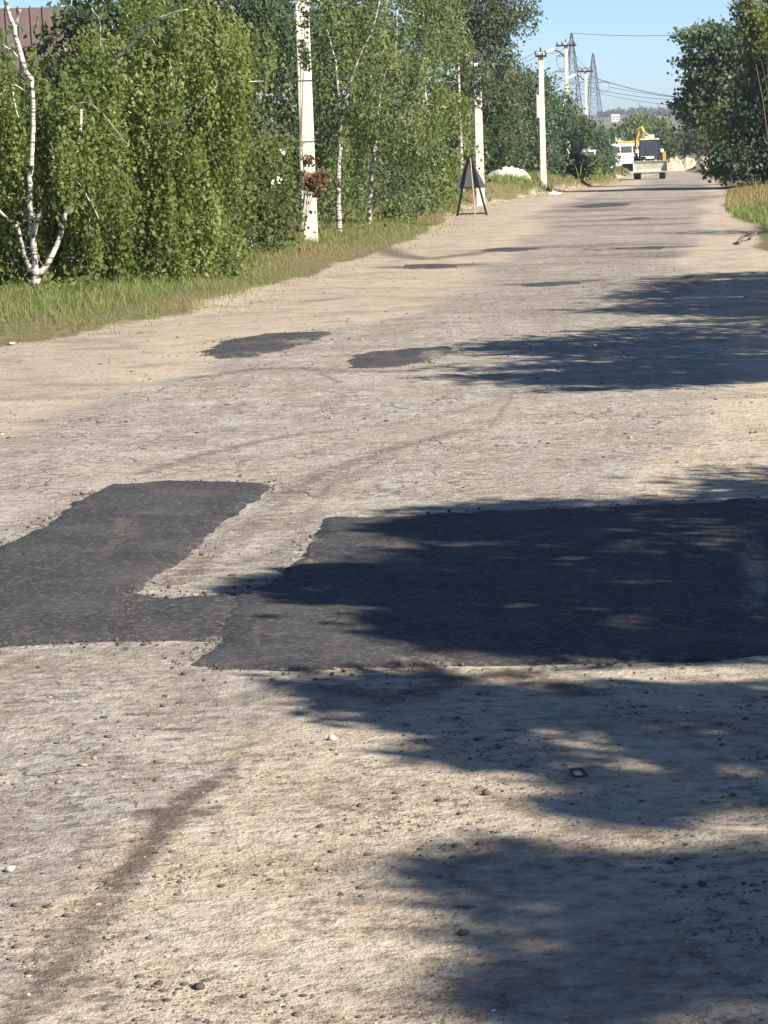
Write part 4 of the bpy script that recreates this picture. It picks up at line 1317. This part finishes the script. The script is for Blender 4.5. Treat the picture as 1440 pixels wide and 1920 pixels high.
# ------------------------------------------------------------------ pylons and high lines
def pylon(px, top_py, Z, label):
    b = base_on_ground(px, Z)
    Ht = P(px - 6, top_py, Z)[2] - b[2]
    root = empty('lattice_pylon', b, R(12), label, 'pylon', 'lattice pylons on the horizon')
    def half(t): return 2.7 * (1 - t) + .30 if t < .78 else 2.7 * .22 + .30 - (t - .78) * 3.2
    def hw(t): return max(.12, half(t))
    N = 11
    ts = [1 - (1 - i / N) ** 1.15 for i in range(N + 1)]
    for sx, sy in ((-1, -1), (1, -1), (1, 1), (-1, 1)):
        MB().tube([(sx * hw(t), sy * hw(t), t * Ht) for t in ts], .13, 4).build('leg', M['steel'], root)
    br = MB()
    for i in range(N):
        t0, t1 = ts[i], ts[i + 1]
        a, c = hw(t0), hw(t1)
        for k in range(4):
            s0 = ((-1, -1), (1, -1), (1, 1), (-1, 1))[k]; s1 = ((1, -1), (1, 1), (-1, 1), (-1, -1))[k]
            br.tube([(s0[0] * a, s0[1] * a, t0 * Ht), (s1[0] * c, s1[1] * c, t1 * Ht)], .07, 4)
            br.tube([(s1[0] * a, s1[1] * a, t0 * Ht), (s0[0] * c, s0[1] * c, t1 * Ht)], .07, 4)
            br.tube([(s0[0] * c, s0[1] * c, t1 * Ht), (s1[0] * c, s1[1] * c, t1 * Ht)], .06, 4)
    br.build('bracing', M['steel'], root)['kind'] = 'stuff'
    ends = []
    for sx, zt, ln in ((-1, .80, 4.6), (1, .66, 5.4), (-1, .66, 5.4)):
        z = zt * Ht
        ar = MB()
        ar.tube([(sx * hw(zt) * .6, 0, z), (sx * (ln), 0, z - .2)], [.16, .12], 4)
        ar.tube([(sx * hw(zt) * .6, 0, z + 1.3), (sx * (ln), 0, z - .1)], [.12, .1], 4)
        ar.tube([(sx * ln * .5, 0, z), (sx * ln * .5, 0, z + .75)], .08, 4)
        ar.build('crossarm', M['steel'], root)
        MB().tube([(sx * ln, 0, z - .2), (sx * ln, 0, z - 1.7)], [.14, .10], 6).build('insulator', M['ceramic'], root)
        ends.append(np.array(b) + np.array([sx * ln, 0, z - 1.8]))
    return ends, np.array(b) + np.array([0, 0, Ht])
e1, t1 = pylon(1083, 62, 780, 'nearer lattice pylon standing behind the street lamp pole')
e2, t2 = pylon(1122, 100, 920, 'farther lattice pylon between the lamp and the ridge')
def hv(a, pxb, pyb, Zb, sag, lab, r=.075):
    cable(a, P(pxb, pyb, Zb), sag, r, lab, 'cable', 'high voltage cables across the sky', 'power_cable')
hv(e1[1], 1700, 130, 640, 7, 'sagging power cable crossing the sky at mid height', .11)
hv(e1[2], 1700, 120, 640, 7.5, 'second sagging power cable just above the first one')
hv(t1, 1700, 12, 640, 3, 'thin high earth wire rising to the upper right')
hv(e2[1], 1700, 175, 800, 4, 'low power cable from the farther pylon to the right')
hv(e2[2], 1700, 172, 780, 6, 'lowest power cable above the ridge')
hv(e1[0], e2[0][0] * 5000 / 920 + 720, 0, 920, 0, 'x') if False else None
cable(e1[0], e2[0], 3, .06, 'cable between the two pylons, upper left arms', 'cable', 'high voltage cables across the sky', 'power_cable')
cable(e1[1], e2[1], 3, .06, 'cable between the two pylons, right arms', 'cable', 'high voltage cables across the sky', 'power_cable')
for px, py, h, lab in ((1206, 192, 5, 'short mast on the ridge right of centre'), (1241, 194, 7, 'thin mast on the ridge by the right trees'), (1226, 200, 4, 'tiny mast on the ridge between the two others')):
    Z = 1850
    b = base_on_ground(px, Z)
    t = P(px, py, Z)
    o = empty('ridge_mast', b, 0, lab, 'mast', 'masts on the ridge')
    MB().tube([(0, 0, -.5), (0, 0, t[2] - b[2])], [.3, .2], 6).build('shaft', M['steel'], o)
    MB().box((0, 0, (t[2] - b[2]) * .85), (1.6, .2, .2)).build('crossarm', M['steel'], o)

# ------------------------------------------------------------------ sign stand
def sign_stand():
    p = G(885, 405)
    p[2] = float(g(p[0], p[1]))
    r = empty('sign_stand', p, R(4), 'dark folding stand holding a triangular road sign seen from behind', 'road sign')
    H = 1.30
    for sx in (-1, 1):
        MB().bar((sx * .33, 0, -.01), (sx * .025, .10, H), .034).build('leg', M['darkmetal'], r)
    MB().box((0, .005, .05), (.62, .035, .035)).build('crossbar', M['darkmetal'], r)
    MB().box((0, .075, .62), (.42, .03, .03)).build('crossbar', M['darkmetal'], r)
    MB().bar((.02, -.42, .0), (0, .05, H - .04), .020).build('rear_strut', M['wood'], r)
    # triangular plate with folded rim, tilted like the legs
    rot = Matrix.Rotation(R(-4.4), 3, 'X')
    def plate(s, y0, y1):
        q = [(-.34 * s, .60), (.34 * s, .60), (.05 * s, 1.20), (-.05 * s, 1.20)]
        c = .86
        q = [(x, c + (z - c) * (1 if s == 1 else .86)) for x, z in q]
        v = [(x, y0 + z * .075, z) for x, z in q] + [(x, y1 + z * .075, z) for x, z in q]
        return v, [(3, 2, 1, 0), (4, 5, 6, 7), (0, 1, 5, 4), (1, 2, 6, 5), (2, 3, 7, 6), (3, 0, 4, 7)]
    m = MB(); m.add(*plate(1, .045, .055)); m.build('sign_plate', M['signback'], r)
sign_stand()

# ------------------------------------------------------------------ vehicles
def wheel(parent, x, y, r, w, rimmat):
    o = MB().tube([(-w / 2, 0, 0), (-w * .42, 0, 0), (w * .42, 0, 0), (w / 2, 0, 0)], [r * .86, r, r, r * .86], 20).build('wheel', M['rubber'], parent, 0, False, (x, y, r))
    s = 1 if x > 0 else -1
    MB().tube([(s * w * .35, 0, 0), (s * w * .53, 0, 0)], [r * .55, r * .5], 14).build('rim', rimmat, o)
    return o

def excavator():
    p = G(1219, 336)
    p[2] = float(g(p[0], p[1]))
    r = empty('backhoe_loader', p, R(-5), 'tractor excavator with raised yellow arm and pale front bucket on the road', 'excavator')
    wheel(r, -.80, -.55, .46, .36, M['yellow']); wheel(r, .80, -.55, .46, .36, M['yellow'])
    wheel(r, -.88, 1.5, .72, .42, M['yellow']); wheel(r, .88, 1.5, .72, .42, M['yellow'])
    MB().box((0, -.5, .48), (1.3, .16, .16)).build('axle', M['darkmetal'], r)
    c = MB(); c.box((0, .85, .78), (.9, 3.0, .34)); c.build('chassis', M['darkmetal'], r, .02)
    bk = MB()
    bk.prism([(-1.62, .50), (-1.10, .46), (-.98, .66), (-1.00, 1.10), (-1.16, 1.26), (-1.20, 1.24), (-1.08, 1.08), (-1.07, .70), (-1.16, .56), (-1.62, .545)], -1.12, 1.12)
    bk.prism([(-1.62, .545), (-1.16, .56), (-1.07, .70), (-1.08, 1.08), (-1.20, 1.24), (-1.5, .75)], -1.15, -1.12)
    bk.prism([(-1.62, .545), (-1.16, .56), (-1.07, .70), (-1.08, 1.08), (-1.20, 1.24), (-1.5, .75)], 1.12, 1.15)
    b = bk.build('bucket', M['bucket'], r)
    MB().box((0, -1.63, .505), (2.3, .10, .07)).build('cutting_edge', M['bucket'], b)
    for sx in (-1, 1):
        MB().bar((sx * .62, -1.0, .72), (sx * .62, .4, 1.35), .13).build('loader_arm', M['cabdark'], r)
        MB().tube([(sx * .62, -.9, .95), (sx * .5, .3, 1.15)], .04, 8).build('hydraulic_ram', M['steel'], r)
    MB().box((0, -.15, 1.16), (1.02, 1.3, .68), None, (.9, .96)).build('hood', M['cabdark'], r, .05)
    gr = MB()
    for i in range(5): gr.box((0, -.815, .98 + i * .07), (.62, .02, .025))
    gr.build('grille', M['darkmetal'], r)
    MB().box((0, -.845, 1.47), (.55, .02, .17)).build('number_plate', M['plate'], r)
    for sx in (-1, 1):
        MB().tube([(sx * .38, -.83, 1.25), (sx * .38, -.80, 1.25)], .07, 12).build('headlight', M['lamp'], r)
    cab = MB()
    for sx in (-1, 1):
        for y in (.55, 1.75):
            cab.bar((sx * .70, y, 1.1), (sx * .62, y + .05, 2.62), .08)
        cab.bar((sx * .70, .55, 1.5), (sx * .70, 1.75, 1.5), .07)
    cab.box((0, 1.15, 1.28), (1.40, 1.3, .50), None, (.98, 1))
    for y in (.58, 1.80):
        cab.box((0, y, 2.58), (1.3, .08, .08))
    cb = cab.build('cab', M['cabdark'], r)
    MB().box((0, 1.18, 2.69), (1.42, 1.5, .12), None, (.9, .9)).build('cab_roof', M['bucket'], r, .03)
    MB().box((0, .555, 2.04), (1.26, .02, .98), None, (.96, 1)).build('windscreen', M['glass'], r)
    for sx in (-1, 1):
        MB().box((sx * .672, 1.17, 2.04), (.02, 1.1, .98)).build('side_window', M['glass'], r)
    MB().bar((-.1, .53, 1.58), (-.28, .53, 2.1), .02).build('wiper', M['darkmetal'], r)
    MB().box((0, 1.78, 2.04), (1.26, .02, .98)).build('rear_window', M['glass'], r)
    for sx in (-1, 1):
        m = MB().box((sx * .84, .52, 1.90), (.22, .05, .24)).build('mirror', M['plate'], r, .02)
        MB().bar((sx * .68, .56, 2.0), (sx * .80, .53, 1.95), .025).build('bracket', M['darkmetal'], m)
        MB().box((sx * .92, 1.5, 1.50), (.40, 1.2, .08)).build('fender', M['cabdark'], r, .02)
    # backhoe folded up behind the cab
    bm_ = MB()
    bm_.tube([(-.88, 2.35, 1.0), (-.90, 2.4, 1.9), (-.86, 2.3, 2.7), (-.70, 2.2, 3.25)], [.11, .13, .12, .10], 4)
    bo = bm_.build('boom', M['yellow'], r)
    st = MB()
    st.tube([(-.75, 2.25, 3.35), (-.48, 2.2, 3.50), (-.35, 2.2, 3.2), (-.45, 2.25, 2.75)], [.11, .13, .11, .09], 4)
    st.build('stick', M['yellow'], r)
    MB().tube([(-.42, 2.15, 3.3), (-.10, 2.15, 2.98), (.12, 2.15, 2.82)], [.05, .045, .03], 8).build('hydraulic_ram', M['bucket'], r)
    bq = MB()
    bq.prism([(2.0, 2.70), (2.45, 2.66), (2.6, 2.85), (2.5, 3.02), (2.2, 2.98)], -.28, .38)
    bq.build('digging_bucket', M['bucket'], r)
    MB().box((.98, 1.3, 1.48), (.24, .9, .72)).build('side_tank', M['yellow'], r, .03)
    MB().box((0, 2.5, .95), (1.7, .3, .9)).build('rear_frame', M['yellow'], r, .02)
excavator()

def van():
    b = P(1158, 300, 205); b[2] = float(g(b[0], b[1]))
    r = empty('white_van', b, R(-62), 'white minivan parked in the grass left of the excavator', 'van')
    # length along local y, front at -y
    body = MB()
    prof = [(-2.1, .35), (2.05, .35), (2.1, .9), (2.0, 1.1), (1.85, 1.80), (1.6, 1.9), (-.7, 1.9), (-1.0, 1.78), (-1.55, 1.12), (-2.05, .95)]
    body.prism(prof, -.85, .85).build('body', M['white'], r, .05)
    for sx in (-1, 1):
        for y0, y1 in ((-1.15, -.35), (-.25, .75), (.85, 1.72)):
            MB().box((sx * .857, (y0 + y1) / 2, 1.43), (.02, y1 - y0, .50)).build('window', M['glass'], r, .01)
        wheel(r, sx * .78, -1.35, .33, .2, M['lamp']); wheel(r, sx * .78, 1.35, .33, .2, M['lamp'])
    m = MB(); m.prism([(-1.04, 1.74), (-1.50, 1.17), (-1.52, 1.18), (-1.06, 1.76)], -.72, .72); m.build('windscreen', M['glass'], r)
    MB().box((0, 1.99, 1.42), (1.4, .03, .46), Matrix.Rotation(R(12), 3, 'X')).build('rear_window', M['glass'], r)
    for sx in (-1, 1):
        MB().box((sx * .66, -2.06, .80), (.28, .06, .16)).build('headlight', M['lamp'], r, .01)
    MB().box((0, -2.1, .50), (1.66, .10, .16)).build('bumper', M['darkmetal'], r, .02)
van()

def car():
    b = P(1104, 300, 176); b[2] = float(g(b[0], b[1]))
    r = empty('white_car', b, R(-75), 'white car glimpsed through a gap in the bushes', 'car')
    MB().prism([(-2.0, .3), (2.0, .3), (2.05, .8), (1.5, .95), (1.1, 1.40), (-.5, 1.42), (-1.0, .98), (-1.95, .82)], -.8, .8).build('body', M['white'], r, .05)
    for sx in (-1, 1):
        for y0, y1 in ((-.75, .1), (.2, 1.1)):
            MB().box((sx * .806, (y0 + y1) / 2, 1.16), (.02, y1 - y0, .30)).build('window', M['glass'], r)
        wheel(r, sx * .74, -1.25, .3, .18, M['lamp']); wheel(r, sx * .74, 1.25, .3, .18, M['lamp'])
car()

def truck():
    b = P(1166, 300, 212); b[2] = float(g(b[0], b[1]))
    r = empty('orange_truck', b, R(-66), 'orange topped truck mostly hidden behind the white van', 'truck')
    MB().box((0, 0, .75), (1.0, 5.2, .25)).build('chassis', M['darkmetal'], r)
    MB().box((0, .8, 1.58), (2.1, 3.4, 1.36), None, (1.0, 1.0)).build('cargo_bed', M['orange'], r, .03)
    MB().box((0, .8, 2.33), (2.2, 3.5, .12)).build('bed_rim', M['yellow'], r, .02)
    cb = MB().prism([(-2.6, .7), (-1.05, .7), (-1.05, 2.2), (-2.2, 2.2), (-2.5, 1.5)], -.95, .95).build('cab', M['orange'], r, .04)
    MB().prism([(-2.50, 1.52), (-2.23, 2.12), (-2.26, 2.12), (-2.53, 1.52)], -.8, .8).build('windscreen', M['glass'], cb)
    for sx in (-1, 1):
        wheel(r, sx * .9, -1.8, .45, .26, M['lamp']); wheel(r, sx * .9, 1.5, .45, .3, M['lamp'])
truck()

# ------------------------------------------------------------------ buildings
def house_left():
    a = P(60, 60, 62)
    b = np.array([a[0] - .4, 62, 0]); b[2] = float(g(b[0], b[1]))
    r = empty('garden_house', b, R(8), 'brown roofed house glimpsed behind the forked birch', 'house')
    MB().box((0, 2.2, 1.35), (4.2, 4.0, 2.7)).build('wall', M['cream'], r)
    rf = MB().prism([(-.25, 2.62), (4.65, 2.62), (4.65, 2.72), (2.2, 5.0), (-.25, 2.72)], -2.3, 2.3).build('roof', M['brownroof'], r)
    rb = MB()
    for i in range(16):
        x = -2.2 + i * .29
        rb.tube([(x, -.25, 2.76), (x, 2.2, 5.03)], .02, 4)
    rb.build('roof_seam', M['brownroof'], rf)['kind'] = 'stuff'
    w = MB().box((0, .17, 1.5), (1.1, .06, 1.2)).build('window', M['glass'], r)
    fr = MB()
    for q in ((0, .13, 2.12, 1.26, .08), (0, .13, .88, 1.26, .08)): fr.box(q[:3], (q[3], .07, q[4]))
    for x in (-.6, 0, .6): fr.box((x, .13, 1.5), (.07, .068, 1.16))
    fr.build('frame', M['white'], w)
house_left()

def far_house(px, py, Z, w, h, wallm, roofm, label, rz=0):
    b = base_on_ground(px, Z)
    r = empty('far_house', b, rz, label, 'house', 'houses near the ridge')
    MB().box((0, 0, h / 2 - .5), (w, w * .7, h + 1)).build('wall', wallm, r)
    MB().prism([(-w * .42, h), (w * .42, h), (0, h + w * .28)], -w * .54, w * .54).build('roof', roofm, r)
    for sx in (-.25, .25):
        wd = MB().box((sx * w, -w * .355, h * .5), (w * .10, .1, h * .22)).build('window', M['glass'], r)
far_house(1161, 212, 1500, 4.6, 3.0, M['white'], M['white'], 'small white house below the ridge right of the pylons')
far_house(1232, 218, 1350, 5.5, 2.2, M['cream'], M['slate'], 'long shed with pale grey green roof below the ridge', R(20))
far_house(1215, 220, 1400, 4.5, 2.0, M['cream'], M['slate'], 'smaller pale roof just left of the long shed', R(-10))

def fence():
    a, b = P(1105, 250, 240), P(1168, 250, 262)
    n = 9
    r = empty('grey_fence', (a[0], a[1], float(g(a[0], a[1]))), 0, 'weathered grey plank fence below the pylons', 'fence')
    d = (b - a) / n
    for i in range(n):
        c = d * (i + .5)
        hh = 2.5 + rng.uniform(-.25, .35)
        ang = math.atan2(d[1], d[0])
        z0 = float(g(a[0] + c[0], a[1] + c[1]) - g(a[0], a[1]))
        m = MB(); m.box((c[0], c[1], z0 + hh / 2), (math.hypot(d[0], d[1]) * .86, .06, hh), Matrix.Rotation(ang, 3, 'Z'))
        m.build('panel', M['greyfence'], r)
        m = MB(); m.box((d[0] * i, d[1] * i, z0 + hh / 2 + .1), (.16, .16, hh + .2), Matrix.Rotation(ang, 3, 'Z'))
        m.build('post', M['concrete'], r)
fence()
tri = sum(len(o.data.loops) - 2 * len(o.data.polygons) for o in bpy.data.objects if o.type == 'MESH')
open('/tmp/tris.txt', 'w').write(str(tri)) if False else None

# ------------------------------------------------------------------ air
def air():
    m = bpy.data.materials.new('haze')
    m.use_nodes = True
    t = m.node_tree
    t.nodes.clear()
    out = t.nodes.new('ShaderNodeOutputMaterial')
    v = t.nodes.new('ShaderNodeVolumePrincipled')
    v.inputs['Color'].default_value = (.86, .92, 1, 1)
    v.inputs['Density'].default_value = .00030
    v.inputs['Anisotropy'].default_value = .3
    t.links.new(v.outputs[0], out.inputs['Volume'])
    o = MB().box((0, 2200, 20), (7400, 5600, 48)).build('haze', m)
    tag(o, 'thin summer haze over the fields', None, None, 'stuff')
air()
